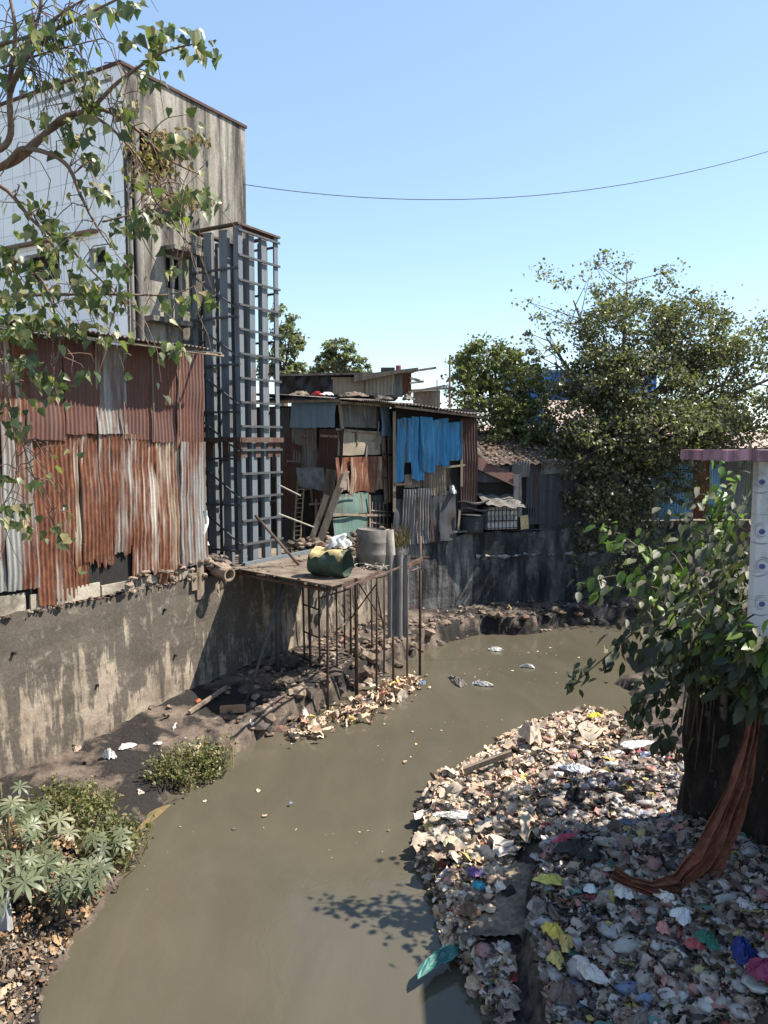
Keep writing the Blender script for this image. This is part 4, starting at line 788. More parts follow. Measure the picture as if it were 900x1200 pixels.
# ------------------------------------------------------------------ low huts to the right
LH = thing('low_hut', F4.W(1.6, -1, WT), 'low hut painted dark for shade with a tilted red sheet right of the blue front', 'hut')
m = MB(); m.fbox(F4, .2, 2.55, -2.6, -.45, WT, 5.3); m.build('wall', M['dark'], LH)  # near black core carries the hut's shade in its colour
sheet(F4, 549, 606, 547, 566, 'dark_sheet', -.3, LH, 'dark_panel', pitch=.2)
saw, zaw = F4.px(568, 592, .1); saw2 = F4.px(612, 592, .1)[0]; m = MB(); m.corr(F4.W(saw, .42, zaw - .02), F4.d, saw2 - saw, .95, up=(-F4.n + Vector((0, 0, .42))), out=(0, 0, 1), pitch=.5, amp=.03, warp=.03, seed=3, skew=-.1); m.build('awning', M['grey_sheet'], LH, True)
m = MB(); a = P(556, 548, 26.6); c = P(606, 571, 26.9); m.hexa([a, c, c + Vector((0, .1, .42)), a + Vector((0, .1, .42)), a + Vector((0, .03, .0)), c + Vector((0, .03, 0)), c + Vector((0, .13, .42)), a + Vector((0, .13, .42))]); o = m.build('tilted_sheet', M['maroon'], LH); o['label'] = 'fallen maroon sheet'
plank(F4, 606, 556, 607, 606, .3, 'grey_sheet', -.1, LH); plank(F4, 614, 604, 615, 620, .3, M['drum_yellow'], -.08, LH, 'yellow_board')
sheet(F4, 600, 620, 540, 560, 'grey_sheet', -.2, LH)
GR = thing('window_cage', P(588, 622, 26.55), 'pale window box behind a black iron grille on the wall', 'window cage'); sa, zb = F4.px(571, 621, .05); sc_, zt_ = F4.px(607, 594, .05)
m = MB(); m.fbox(F4, sa, sc_, -.35, .0, zb, zt_); m.build('box', M['panelwhite'], GR)
m = MB()
for k in range(9): s = sa + (sc_ - sa) * k / 8; m.beam(F4.W(s, .04, zb), F4.W(s, .04, zt_), .022)
for z in (zb + .05, zb + .3, zt_ - .1): m.beam(F4.W(sa, .06, z), F4.W(sc_, .06, z), .025)
for k in range(8):
    s = sa + (sc_ - sa) * (k + .5) / 8; m.tube([F4.W(s + .05 * math.cos(a_), .065, (zb + zt_) / 2 + .12 * math.sin(a_)) for a_ in [i * .63 for i in range(11)]], .008, 4)
m.build('grille', M['grille'], GR)
g = F4.px(552, 627, -.1); TK = thing('water_tank', F4.W(g[0], -.1, WT), 'round black ribbed water tank on the wall beside the grille', 'water tank'); m = MB(); m.lathe(F4.W(g[0], -.1, WT), (0, 0, 1), [(.001, 0), (.4, 0), (.43, .1), (.41, .15), (.45, .3), (.43, .35), (.46, .5), (.44, .55), (.45, .6), (.001, .62)], 24); m.build('body', M['tank'], TK, True)
m = MB(); m.lathe(F4.W(g[0], -.1, WT + .62), (.05, 0, 1), [(.001, .05), (.5, .03), (.52, 0), (.4, -.01)], 16); m.build('lid', M['dark_sheet'], TK, True)
for k, (v, lab) in enumerate(((596, 'warped grey sheet stacked lower above the water tank'), (588, 'pale streaked sheet stacked uppermost above the water tank'))):
    p = P(553, v, 26.5); m = MB(); m.grid(lambda a, c: p + Vector((-.5 + 1.05 * a, -.3 + .7 * c, .06 * math.sin(a * 6 + k) + .05 * a)), 12, 4); m.grid(lambda a, c: p + Vector((-.5 + 1.05 * a, -.3, .06 * math.sin(a * 6 + k) + .05 * a - .05 * c)), 12, 1); o = m.build('stacked_sheet', M['grey_sheet']); tag(o, lab, 'metal sheet')
crumple(P(530, 578, 26.0), .2, .15, .22, M['white_pl'], 'white_bundle', 'white cloth bundle stuck below the blue sheets', 'bundle', 77)
# tiled roof hut under the big tree
TH2 = thing('tiled_hut', F4.W(4.2, -1.6, WT), 'dark board hut with a leaf littered tiled roof under the big tree', 'hut')
m = MB(); m.fbox(F4, 2.75, 6.2, -3, -.5, WT, 5.6); m.build('wall', M['dark_sheet'], TH2)
sheet(F4, 634, 676, 538, 556, 'grey_sheet', -.42, TH2, 'fascia_board', pitch=.8, amp=.004); sheet(F4, 616, 640, 540, 615, 'dark_sheet', -.44, TH2, 'door'); 
m = MB(); m.grid(lambda a, c: F4.W(.6 + a * 6.0, -.15 - c * 3.2, 5.45 + c * 1.15 + .03 * math.sin(a * 120) + .02 * math.sin(c * 40)), 160, 20); m.build('roof', M['tilegrey'], TH2)
R = random.Random(3); m = MB()
for k in range(500): m.rock(F4.W(.7 + R.random() * 5.8, -.2 - R.random() * 3, 0) + Vector((0, 0, 5.5 + 0)), .05, R)
for i in range(0, len(m.v), 12):
    c = sum((m.v[j] for j in range(i, i + 12)), Vector()) / 12; dz = ((-(c - F4.A).dot(F4.n) - .15) / 3.2) * 1.15
    for j in range(i, i + 12): m.v[j].z += dz
o = m.build('leaf_litter', M['litter'], TH2); o['kind'] = 'stuff'
# blue fence and low brick wall below the right of the tree
Fq = Frame(F4.W(8.2, -.9, 0), (1, .1)); FE = thing('tin_fence', Fq.W(2, 0, WT), 'faded blue corrugated fence under the right side of the big tree', 'fence')
s_a = Fq.px(763, 570)[0]; 
for i, (ua, ub, vt, vb, mt) in enumerate(((764, 790, 520, 570, 'blue_far'), (764, 787, 567, 610, 'blue_far'), (785, 812, 520, 609, 'blue_far'), (812, 832, 515, 609, 'rust_mid'), (830, 846, 530, 609, 'blue_far'), (845, 900, 525, 609, 'grey_sheet'), (740, 766, 530, 609, 'dark_sheet'), (676, 742, 540, 612, 'dark_sheet'))): sheet(Fq, ua, ub, vt, vb, mt, .02 + .02 * (i % 2), FE, 'fence_sheet')
m = MB(); 
for u in (760, 812, 846, 700): s = Fq.px(u, 600)[0]; m.beam(Fq.W(s, -.06, WT), Fq.W(s, -.06, 6.2), .09)
m.build('post', M['wood'], FE)
m = MB(); a = Fq.px(690, 612, .5)[0]; c = Fq.px(900, 612, .5)[0]; m.fbox(Fq, a, c, .35, .6, 2.0, Fq.px(800, 611, .6)[1]); o = m.build('low_wall', m_rough('dark brick wall', [(.05, .03, .025), (.11, .06, .05), (.17, .1, .08)], 5, stain=(.03, .028, .026), bump=.5)); tag(o, 'low reddish brown wall in front of the blue fence', 'wall')
# blue building and roofs behind the trees
Y = 44; t = thing('blue_building', P(690, 520, Y).xy.to_3d() + Vector((0, 0, WT)), 'flat blue walled building glimpsed behind the big tree', 'building'); m = MB(); a = P(610, 437, Y); c = P(770, 437, Y)
m.hexa([Vector((a.x, Y, WT)), Vector((c.x, Y, WT)), Vector((c.x, Y + 8, WT)), Vector((a.x, Y + 8, WT)), Vector((a.x, Y, a.z)), Vector((c.x, Y, a.z)), Vector((c.x, Y + 8, a.z)), Vector((a.x, Y + 8, a.z))]); m.build('wall', m_sheet('blue cladding', (.03, .13, .42), .05, (.05, .19, .52)), t)
m = MB(); m.hexa([Vector((a.x - .2, Y - .2, a.z + .002)), Vector((c.x + .2, Y - .2, a.z + .002)), Vector((c.x + .2, Y + 8, a.z + .002)), Vector((a.x - .2, Y + 8, a.z + .002)), Vector((a.x - .2, Y - .2, a.z + .15)), Vector((c.x + .2, Y - .2, a.z + .15)), Vector((c.x + .2, Y + 8, a.z + .15)), Vector((a.x - .2, Y + 8, a.z + .15))]); m.build('roof', M['bluegrey'], t)
for (u0, u1, vt, ve, vb, Y, lab) in ((550, 660, 500, 530, 560, 36, 'long house with a sunlit dusty roof behind the round tree'), (655, 790, 470, 512, 560, 38, 'house with a pale pinkish roof behind the big tree'), (800, 960, 508, 545, 580, 36, 'house with a dusty pink roof at the right edge behind the fence')):
    a = P(u0, ve, Y); c = P(u1, ve, Y); zt_ = P(u0, vt, Y + 4).z; t = thing('distant_house', Vector(((a.x + c.x) / 2, Y + 2, WT)), lab, 'house'); m = MB()
    m.hexa([Vector((a.x + .2, Y + .3, WT)), Vector((c.x - .2, Y + .3, WT)), Vector((c.x - .2, Y + 5, WT)), Vector((a.x + .2, Y + 5, WT)), Vector((a.x + .2, Y + .3, a.z)), Vector((c.x - .2, Y + .3, a.z)), Vector((c.x - .2, Y + 5, a.z)), Vector((a.x + .2, Y + 5, a.z))]); m.build('wall', M['plinth'], t)
    m = MB(); m.hexa([Vector((a.x, Y, a.z + .01)), Vector((c.x, Y, a.z + .01)), Vector((c.x, Y + 5.2, zt_)), Vector((a.x, Y + 5.2, zt_)), Vector((a.x, Y, a.z + .1)), Vector((c.x, Y, a.z + .1)), Vector((c.x, Y + 5.2, zt_ + .1)), Vector((a.x, Y + 5.2, zt_ + .1))]); m.build('roof', M['pinkroof'], t)

# ------------------------------------------------------------------ tiled house with the pink slab (right edge)
Yh = 8.1; HS = thing('tiled_house', Vector((5.0, Yh + .2, 3.35)), 'white tiled house corner with a faded pink roof slab at the right edge', 'house')
xl = P(887, 600, Yh).x; zb = 3.36; zt_ = P(880, 541, Yh).z
m = MB()
def hx(m, x0, x1, y0, y1, z0, z1): m.hexa([Vector(k) for k in ((x0, y0, z0), (x1, y0, z0), (x1, y1, z0), (x0, y1, z0), (x0, y0, z1), (x1, y0, z1), (x1, y1, z1), (x0, y1, z1))])
hx(m, xl, 5.04, Yh, Yh + .12, 3.7, zt_); hx(m, 5.05, 9, 5.0, 9.6, zb, zt_ - .01)  # second box: house body out of view, extended to shade the bank
def m_htile():
    s = NT('cream wall tiles'); tc = s.n('TexCoord'); sp = s.n('SeparateXYZ'); s.l(tc.outputs['Object'], sp.inputs[0]); cb = s.n('CombineXYZ'); s.l(sp.outputs[0], cb.inputs[0]); s.l(sp.outputs[2], cb.inputs[1])
    br = s.n('TexBrick'); br.offset = 0; br.inputs['Scale'].default_value = 1; br.inputs['Brick Width'].default_value = .9; br.inputs['Row Height'].default_value = .3; br.inputs['Mortar Size'].default_value = .004
    br.inputs['Color1'].default_value = (.62, .6, .58, 1); br.inputs['Color2'].default_value = (.58, .57, .56, 1); br.inputs['Mortar'].default_value = (.38, .36, .35, 1); s.l(cb.outputs[0], br.inputs[0]); c = s.mix(s.ramp(s.noise(s.coords((1, 1, .5)), 3, 8, .7), [(.5, 0.0), (.7, .7)]), br.outputs[0], (.25, .22, .19)); return s.fin(c, .4, 0, .5)
m.build('wall', m_htile(), HS)
m = MB(); x0 = P(824, 533, Yh - .25).x; zs0 = P(850, 540, Yh - .25).z; zs1 = P(850, 527, Yh - .25).z
m.grid(lambda a, c: Vector((x0 + 5 * a, Yh - .25, zs0 + (zs1 - zs0) * c + .008 * math.sin(a * 90))), 60, 2)
hx(m, x0, x0 + 5, Yh - .247, Yh + .35, zs0 + .004, zs1 - .004); m.build('roof_slab', M['pink'], HS)
mi = m_plain('blue flower print', (.12, .13, .3), .5); mg = m_plain('grey flower print', (.25, .25, .27), .5)
for v0, mr in ((565, 0), (623, .5), (664, -.6), (708, .2)):                          # printed feather motif of the tiles
    m = MB(); q = P(893, v0, Yh - .004); 
    m.grid(lambda a, c: q + Vector(((.018 + .03 * c) * math.cos(a * 6.283) * .2, 0, (.018 + .03 * c) * math.sin(a * 6.283) * .2)) + Vector((0, 0, 0)), 16, 1)
    m.grid(lambda a, c: q + Vector(((c) * .035 * math.cos(a * 6.283), 0, c * .03 * math.sin(a * 6.283))), 16, 1); m.build('tile_motif', mi, HS)
    m = MB()
    for rr, a0, a1 in ((.07, .5 + mr, 4.4 + mr), (.092, 1.0 + mr, 2.6 + mr), (.05, 2.6 + mr, 5.2 + mr)): m.grid(lambda a, c: q + Vector(((rr + .008 * c * math.sin(a * 3.14)) * math.cos(a0 + a * (a1 - a0)), -.001, (rr + .008 * c * math.sin(a * 3.14)) * math.sin(a0 + a * (a1 - a0)))), 20, 1)
    m.grid(lambda a, c: q + Vector((-.12 + .2 * a, -.001, -.09 - .05 * mr * a - .03 * math.sin(a * 3) + .012 * c * math.sin(a * 3.1))), 12, 1); m.build('tile_motif', mg, HS)

# ------------------------------------------------------------------ hanging brown cloth
m = MB(); path = [(886, 828, 8.62), (880, 868, 8.55), (868, 915, 8.42), (850, 965, 8.38), (825, 1012, 8.4), (797, 1038, 8.45), (765, 1042, 8.4), (738, 1034, 8.5), (718, 1022, 8.6)]; wd = [.05, .08, .13, .19, .21, .17, .1, .07, .1]
cp = [P(*q) for q in path]
def cl(a, c):
    x = c * (len(cp) - 1); i = min(int(x), len(cp) - 2); f = x - i; p = cp[i].lerp(cp[i + 1], f); w = wd[i] + (wd[i + 1] - wd[i]) * f
    d = (cp[i + 1] - cp[i]).normalized(); side = d.cross(Vector((0, -1, .2))).normalized(); return p + side * (a - .5) * 2 * w * .85 + Vector((0, -1, .2)) * (.045 * math.sin(a * 17 + c * 2) + .03 * math.sin(a * 31 + c * 5) + .016 * math.sin(a * 47 - c * 21) + .014 * math.sin(a * 9 + c * 40)) * (.4 + w * 3)
m.grid(cl, 70, 110); o = m.build('hanging_cloth', M['cloth'], None, True); tag(o, 'long rust brown cloth hanging from the dark wall onto the garbage', 'cloth')

# ------------------------------------------------------------------ garbage on the right bank
def crumpled(N, hf, sampler, smin, smax, name, mat, label, seed, flat=.5, lift=.03):
    rng = np.random.default_rng(seed); X, Y = sampler(rng, N); Z = hf(X, Y) ; ok = Z > .0; Z = Z + .05 * np.maximum(0, vnoise(X, Y, .33, 9)) + .04 * np.maximum(0, vnoise(X, Y, .15, 3)) * (smax > .15) ; X, Y, Z = X[ok], Y[ok], Z[ok]; N = len(X)
    K = 5; li = np.linspace(-.5, .5, K); g = np.array([(a, b_, 0) for b_ in li for a in li]); ang = np.arctan2(g[:, 1], g[:, 0]); rr = np.abs(g[:, :2]).max(1)
    out = 1 + sum(rng.uniform(-.16, .16, (N, 1)) * np.cos(k * ang[None] + rng.uniform(0, 6.3, (N, 1))) for k in (1, 2, 3, 5))
    base = np.zeros((N, K * K, 3)); base[:, :, 0] = rr * np.cos(ang) * out * 1.15; base[:, :, 1] = rr * np.sin(ang) * out * 1.15 * rng.uniform(.35, 1, (N, 1))
    for k in range(3):
        w = rng.normal(size=(N, 2)) * (3 + 3 * k); base[:, :, 2] += rng.uniform(.04, .15, (N, 1)) * np.sin(base[:, :, 0] * w[:, :1] + base[:, :, 1] * w[:, 1:] + rng.uniform(0, 6.3, (N, 1)))
    base += rng.normal(size=base.shape) * .035
    sz = rng.uniform(0, 1, N) ** 3.4 * (smax - smin) + smin
    n = np.array([0, 0, 1.]) + rng.normal(size=(N, 3)) * flat; n /= np.linalg.norm(n, axis=1)[:, None]
    x = np.cross(n, rng.normal(size=(N, 3))); x /= np.linalg.norm(x, axis=1)[:, None]; y = np.cross(n, x); fr = np.stack([x, y, n], 1)
    V = np.einsum('nvi,nij->nvj', base, fr) * sz[:, None, None] + np.stack([X, Y, Z + lift * rng.random(N) + sz * .12], -1)[:, None, :]
    q = np.array([(r * K + c, r * K + c + 1, (r + 1) * K + c + 1, (r + 1) * K + c) for r in range(K - 1) for c in range(K - 1)]); Fc = ((np.arange(N) * K * K)[:, None, None] + q[None]).reshape(-1, 4)
    o = mesh_np(name, V.reshape(-1, 3), [Fc], mat, None, None, True); return tag(o, label, 'garbage', kind='stuff')
SL = [on(u, v, zr) for u, v in ((622, 1018), (606, 1052), (592, 1082), (580, 1108))]
def slab_d(X, Y):
    D = np.full(X.shape, 1e9)
    for a, c in zip(SL, SL[1:]):
        e = c - a; L = e.x ** 2 + e.y ** 2; t = np.clip(((X - a.x) * e.x + (Y - a.y) * e.y) / L, 0, 1); D = np.minimum(D, np.hypot(X - a.x - t * e.x, Y - a.y - t * e.y))
    return D
def S_lit(rng, N):
    X = rng.uniform(.2, 5, N * 3); Y = rng.uniform(8.0, 17.5, N * 3); d = sdist(X, Y, rpoly); g = groove_d(X, Y)
    k = (d > -.03) & (d < 2.3) & ((g < -.22) | (Y > 10.6)) & ~((Y < 9.9) & (d > .95)) & (slab_d(X, Y) > .24) & ~((X > 2.2) & (Y > 10.9) & (d > .85) & (rng.random(len(X)) < .82)) & (rng.random(len(X)) < np.where(vnoise(X, Y, .45, 12) > .25, .45, 1)); return X[k], Y[k]
def S_shade(rng, N):
    X = rng.uniform(.8, 6, N * 3); Y = rng.uniform(6.5, 13.5, N * 3); d = sdist(X, Y, rpoly); g = groove_d(X, Y); k = (d > .1) & ((g > .06) | ((Y < 9.45) & (g < -.24)) | ((Y > 10.6) & (d > 1.9) & (rng.random(len(X)) < .45))) & (slab_d(X, Y) > .24) ; return X[k], Y[k]
crumpled(14000, right_h, S_lit, .03, .21, 'garbage_heap', M['trash_cream'], 'sunlit cream heap of plastic bags and rags along the waterline', 21, .38, .06)
def S_cloth(rng, N):
    X, Y = S_lit(rng, N); k = (Y > 10.2) & (rng.random(len(X)) < .9); return X[k], Y[k]
crumpled(420, right_h, S_cloth, .16, .42, 'rag_layer', M['trash_rag'], 'crumpled cream rags and sheets topping the far sunlit part of the heap', 25, .3, .08)
crumpled(15000, right_h, S_lit, .02, .075, 'garbage_scraps', M['trash_cream'], 'tiny pale scraps strewn over the sunlit waterline heap', 22, .9, .08)
crumpled(13000, right_h, S_shade, .03, .21, 'garbage_layer', M['trash_mixed'], 'multicoloured garbage layer in the shade below the dark wall', 23, .36, .06)
crumpled(15000, right_h, S_shade, .018, .07, 'garbage_litter', M['trash_mixed'], 'small coloured litter pieces in the shade below the dark wall', 24, .9, .06)
def puffs(N, sampler, smin, smax, name, mat, label, seed):
    rng = np.random.default_rng(seed); X, Y = sampler(rng, N); Z = right_h(X, Y); ok = Z > 0; X, Y, Z = X[ok], Y[ok], Z[ok]; k = min(N, len(X)); X, Y, Z = X[:k], Y[:k], Z[:k]; nu, nv = 14, 8
    th = np.linspace(0, 2 * np.pi, nu, endpoint=False); ph = np.linspace(.12, np.pi - .12, nv); T, Pp = np.meshgrid(th, ph); dirs = np.stack([np.sin(Pp) * np.cos(T), np.sin(Pp) * np.sin(T), np.cos(Pp)], -1).reshape(-1, 3)
    r = np.ones((k, nu * nv))
    for f in (2, 3.3, 5.1, 8.2): w = rng.normal(size=(k, 3)) * f; r += rng.uniform(.05, .2, (k, 1)) * np.sin(w @ dirs.T + rng.uniform(0, 6.3, (k, 1)))
    sz = (rng.random(k) ** 2.2 * (smax - smin) + smin); sc = np.stack([rng.uniform(.6, 1.5, k), rng.uniform(.5, 1.0, k), rng.uniform(.25, .6, k)], -1)
    a = rng.uniform(0, 6.3, k); V = dirs[None] * r[:, :, None] * sc[:, None, :] * sz[:, None, None]; x = V[..., 0] * np.cos(a)[:, None] - V[..., 1] * np.sin(a)[:, None]; y = V[..., 0] * np.sin(a)[:, None] + V[..., 1] * np.cos(a)[:, None]
    V = np.stack([x + X[:, None], y + Y[:, None], V[..., 2] + (Z + .06 + sz * .25)[:, None]], -1).reshape(-1, 3)
    q = np.array([(i * nu + j, i * nu + (j + 1) % nu, (i + 1) * nu + (j + 1) % nu, (i + 1) * nu + j) for i in range(nv - 1) for j in range(nu)]); Fc = (np.arange(k)[:, None, None] * nu * nv + q[None]).reshape(-1, 4)
    o = mesh_np(name, V, [Fc], mat, None, None, True); return tag(o, label, 'garbage', kind='stuff')
puffs(1100, S_lit, .025, .11, 'stuffed_bags', M['bags_cream'], 'small knotted pale bags mixed into the sunlit heap', 61)
puffs(1500, S_shade, .025, .13, 'stuffed_bags', M['bags_mixed'], 'small knotted white and pink bags lying in the shaded garbage', 62)
# the old slab between the two heaps
m = MB(); sp_ = SL
def slabf(a, c):
    x = c * 3; i = min(int(x), 2); p = sp_[i].lerp(sp_[i + 1], x - i); p.z = .36 - .1 * c; w = .34 + .14 * math.sin(c * 3.1); e = abs(2 * a - 1) ** 5
    return p + Vector((-w + 2 * w * a, 0, .1 + .02 * math.sin(a * 6 + c * 9) + .012 * math.sin(c * 31 + a * 7) + .008 * math.sin(a * 40 + c * 60) - .25 * abs(2 * a - 1) ** 14))
m.grid(slabf, 40, 40); o = m.build('concrete_slab', M['slab'], None, True); tag(o, 'bare brown concrete slab between the two garbage heaps', 'slab')
items = [  # (u, v, sx, sy, h, colour, name, label, category)
    (515, 1138, .34, .12, .06, (.05, .17, .15), 'teal_sheet', 'teal plastic sheet trailing into the water at the heap tip', 'plastic sheet'),
    (660, 996, .17, .08, .04, (.5, .09, .13), 'red_cloth', 'flat crimson cloth below the dark garbage gap', 'cloth'),
    (675, 945, .17, .12, .13, (.02, .018, .018), 'black_bag', 'small round black bag at the edge of the sunlit heap', 'bag'),
    (680, 1012, .26, .16, .14, (.025, .025, .028), 'black_sack', 'large black sack beside the crimson cloth', 'sack'),
    (644, 1047, .2, .07, .07, (.5, .46, .12), 'yellow_green_bag', 'long yellow green bag at the slab edge', 'bag'),
    (648, 1110, .12, .09, .1, (.6, .48, .1), 'yellow_bag', 'round mustard yellow bag nearest the groove', 'bag'),
    (652, 1142, .13, .08, .08, (.55, .45, .16), 'yellow_bag', 'pale yellow bag lowest of the yellow bags', 'bag'),
    (663, 1122, .15, .07, .07, (.58, .42, .16), 'ochre_rag', 'ochre rag draped between the yellow bags', 'rag'),
    (730, 1062, .13, .11, .1, (.6, .58, .57), 'white_bag', 'puffy white bag left of the cloth end', 'bag'),
    (691, 1057, .085, .08, .03, (.68, .68, .67), 'white_plate', 'round white plate lying in the shaded garbage', 'plate'),
    (752, 1058, .19, .12, .1, (.55, .53, .53), 'grey_bag', 'pale grey crumpled bag under the brown cloth', 'bag'),
    (778, 1066, .2, .1, .05, (.66, .63, .58), 'white_sheet', 'cream plastic sheet right of the grey bag', 'plastic sheet'),
    (800, 1093, .13, .09, .1, (.62, .63, .66), 'white_box', 'bluish white foam pack right of the cloth fold', 'pack'),
    (777, 1105, .08, .09, .06, (.55, .25, .22), 'pink_block', 'pink foam block below the foam pack', 'block'),
    (829, 1120, .14, .1, .08, (.03, .15, .11), 'green_sack', 'green net sack in the dark lower right', 'sack'),
    (813, 1125, .09, .08, .06, (.42, .1, .11), 'red_block', 'red foam piece next to the green net sack', 'block'),
    (869, 1137, .14, .12, .14, (.015, .03, .17), 'blue_bag', 'round deep blue bag in the lower right corner', 'bag'),
    (893, 1160, .12, .17, .12, (.2, .03, .08), 'magenta_cloth', 'magenta cloth at the lower right edge', 'cloth'),
    (622, 872, .3, .24, .26, (.5, .4, .31), 'beige_sack', 'peaked beige sack crowning the far end of the heap', 'sack'),
    (675, 912, .22, .16, .07, (.6, .6, .62), 'white_sheet', 'whitish blue plastic sheet on the far heap', 'plastic sheet'),
    (697, 848, .14, .09, .06, (.75, .68, .08), 'yellow_packet', 'bright yellow packet at the far tip of the heap', 'packet'),
    (745, 882, .34, .14, .05, (.5, .52, .58), 'white_tarp', 'bluish white torn sheet under the drooping branches', 'plastic sheet'),
    (532, 967, .32, .1, .06, (.66, .62, .55), 'cream_sheet', 'long cream plastic strip near the water edge', 'plastic sheet'),
    (528, 998, .12, .14, .05, (.6, .55, .34), 'yellow_card', 'pale yellow card on the sunlit heap', 'card'),
    (556, 1036, .12, .09, .06, (.16, .1, .25), 'purple_packet', 'purple packet on the lower sunlit heap', 'packet'),
    (561, 1052, .08, .08, .06, (.04, .3, .4), 'teal_packet', 'little turquoise packet above the slab', 'packet'),
    (548, 1083, .16, .12, .1, (.16, .1, .07), 'brown_bag', 'open brown paper bag at the lower heap edge', 'bag'),
    (690, 1155, .12, .2, .06, (.55, .5, .47), 'grey_sheet', 'long greyish plastic sheet near the bottom edge', 'plastic sheet'),
    (660, 1182, .12, .17, .12, (.17, .12, .1), 'brown_sack', 'upright brown sack at the bottom edge', 'sack')]
for k, (u, v, sx, sy, h, col, nm, lab, cat) in enumerate(items):
    p = on(u, v, zr); crumple(p + Vector((0, 0, .15)), sx, sy, h, m_plain(nm, col, .55, .3, 10), nm, lab, cat, 100 + k)
m = MB(); a = on(543, 916, zr); c = on(600, 898, zr); m.beam(a + Vector((0, 0, .2)), c + Vector((0, 0, .25)), .09); o = m.build('wooden_plank', M['wood']); tag(o, 'pale plank half buried in the far edge of the sunlit heap', 'plank')

# ------------------------------------------------------------------ left bank: rubble, rubbish, debris
m = MB(); R = random.Random(9)
edge = [G(u, v) for u, v in lw[8:20]]
for i in range(len(edge) - 1):
    a, c = edge[i], edge[i + 1]; L = (c - a).length
    for k in range(int(L * 14)):
        p = a.lerp(c, R.random()); off = R.uniform(-.05, .75) ** 1; n = Vector((-(c - a).y, (c - a).x, 0)).normalized(); p = p + n * off; p.z = max(0, zl(p)) + R.uniform(-.03, .05); m.rock(p, R.uniform(.05, .22) * (1.0 if off < .4 else .6), R)
for k in range(260):
    s, t = R.uniform(4.6, 13), R.uniform(.2, 2.2); p = FL.W(s, t, 0); p.z = zl(p) + .02
    if p.z > .15: m.rock(p, R.uniform(.03, .13), R)
o = m.build('bank_rubble', M['rubble']); tag(o, 'broken stones along the river edge below the scaffold', 'rubble', kind='stuff')
def S_left(rng, N):
    X = rng.uniform(-6, 8, N * 4); Y = rng.uniform(11.5, 27, N * 4); d = sdist(X, Y, lpoly); q = np.stack([X + 6.6, Y - 13.5], -1) @ np.array([.86, -.51]); k = (d > .1) & (q > .1) & (Y > 12 + rng.random(N * 4) * 4) & (rng.random(N * 4) < np.where(Y > 24, 1, .4)); return X[k][:N], Y[k][:N]
crumpled(700, left_h, S_left, .04, .2, 'bank_litter', M['trash_mixed'], 'scattered litter on the narrow muddy ledge under the walls', 31, .6, .03)
def S_raft(rng, N):
    pts = [G(u, v, .05) for u, v in ((405, 838), (428, 828), (447, 818), (462, 808), (478, 803), (360, 855))]; c = rng.integers(0, len(pts), N); P_ = np.array([(p.x, p.y) for p in pts])[c] + rng.normal(size=(N, 2)) * np.array([.22, .3]); return P_[:, 0], P_[:, 1]
crumpled(650, lambda X, Y: np.full(X.shape, .03), S_raft, .06, .28, 'stranded_rubbish', M['trash_cream'], 'raft of stranded plastic rubbish around the outer scaffold legs', 32, .6, .12)
for k, (u, v, sx, sy, lab) in enumerate(((536, 799, .5, .14, 'long grey raft of floating plastic right of the scaffold'), (580, 762, .22, .12, 'floating white rag nearest the far bank'), (565, 803, .25, .1, 'small floating scrap right of the grey raft'), (617, 782, .18, .08, 'small floating scrap in the far right of the river'))):
    crumple(G(u, v, .005), sx, sy, .09, M['drum_grey'] if k == 0 else M['panelwhite'], 'floating_rubbish', lab, 'rubbish', 60 + k)
def S_flk(rng, N):
    pts = [(G(u, v), sx, sy) for u, v, sx, sy in ((560, 790, .9, .35), (590, 765, .8, .3), (620, 800, .7, .5), (470, 880, .5, .5), (520, 850, .6, .4), (300, 950, .5, .7), (420, 1000, .8, .6), (180, 1010, .3, .5), (640, 770, .8, .3))]; c = rng.integers(0, len(pts), N)
    return np.array([pts[k][0].x for k in c]) + rng.normal(size=N) * np.array([pts[k][1] for k in c]), np.array([pts[k][0].y for k in c]) + rng.normal(size=N) * np.array([pts[k][2] for k in c])
crumpled(110, lambda X, Y: np.where((sdist(X, Y, lpoly) < -.1) & (sdist(X, Y, rpoly) < -.1), .004, -1), S_flk, .012, .08, 'floating_flecks', M['trash_cream'], 'small pale flecks drifting on the murky river', 35, .08, .0)
lb = [(300, 826, .28, .09, (.4, .22, .12), 'brown_board'), ]
m = MB(); p = on(272, 836, zl); m.beam(p + Vector((-.25, 0, .08)), p + Vector((.28, .05, .1)), .16, .13); o = m.build('wooden_block', M['brick']); tag(o, 'orange brown wooden block on the mud near the shadow edge', 'block')
m = MB(); m.beam(on(222, 838, zl) + Vector((0, 0, .06)), on(266, 815, zl) + Vector((0, 0, .2)), .07); o = m.build('wooden_plank', M['wood']); tag(o, 'grey timber lying across the mud into the shadow', 'plank')
m = MB(); p = on(288, 862, zl); p.z = .18; d = Vector((-1, -.35, .02)).normalized(); m.lathe(p, d, [(.16, 0), (.22, 0), (.22, .2), (.22, 1.8), (.001, 1.8)], 16); m.lathe(p, d, [(.16, 0), (.15, .3), (.001, .3)], 16); o = m.build('concrete_pipe', M['kerb'], None, True); tag(o, 'big concrete drain pipe half buried at the left water edge', 'pipe')
for k, (u, v, s_, col, lab) in enumerate(((232, 822, .09, (.5, .12, .06), 'orange scrap on the mud near the wall base'), (128, 888, .12, (.7, .66, .6), 'pointed white scrap on the dark mud ledge'), (148, 876, .16, (.6, .56, .5), 'flat white scrap at the middle of the mud ledge'), (185, 872, .1, (.55, .52, .5), 'pale scrap nearest the weed bush'), (90, 878, .14, (.3, .22, .17), 'brown scrap close under the stained wall'))):
    p = on(u, v, zl); crumple(p, s_, s_ * .6, s_ * (1.2 if k == 1 else .4), m_plain('scrap', col, .7), 'scrap', lab, 'scrap', 80 + k)
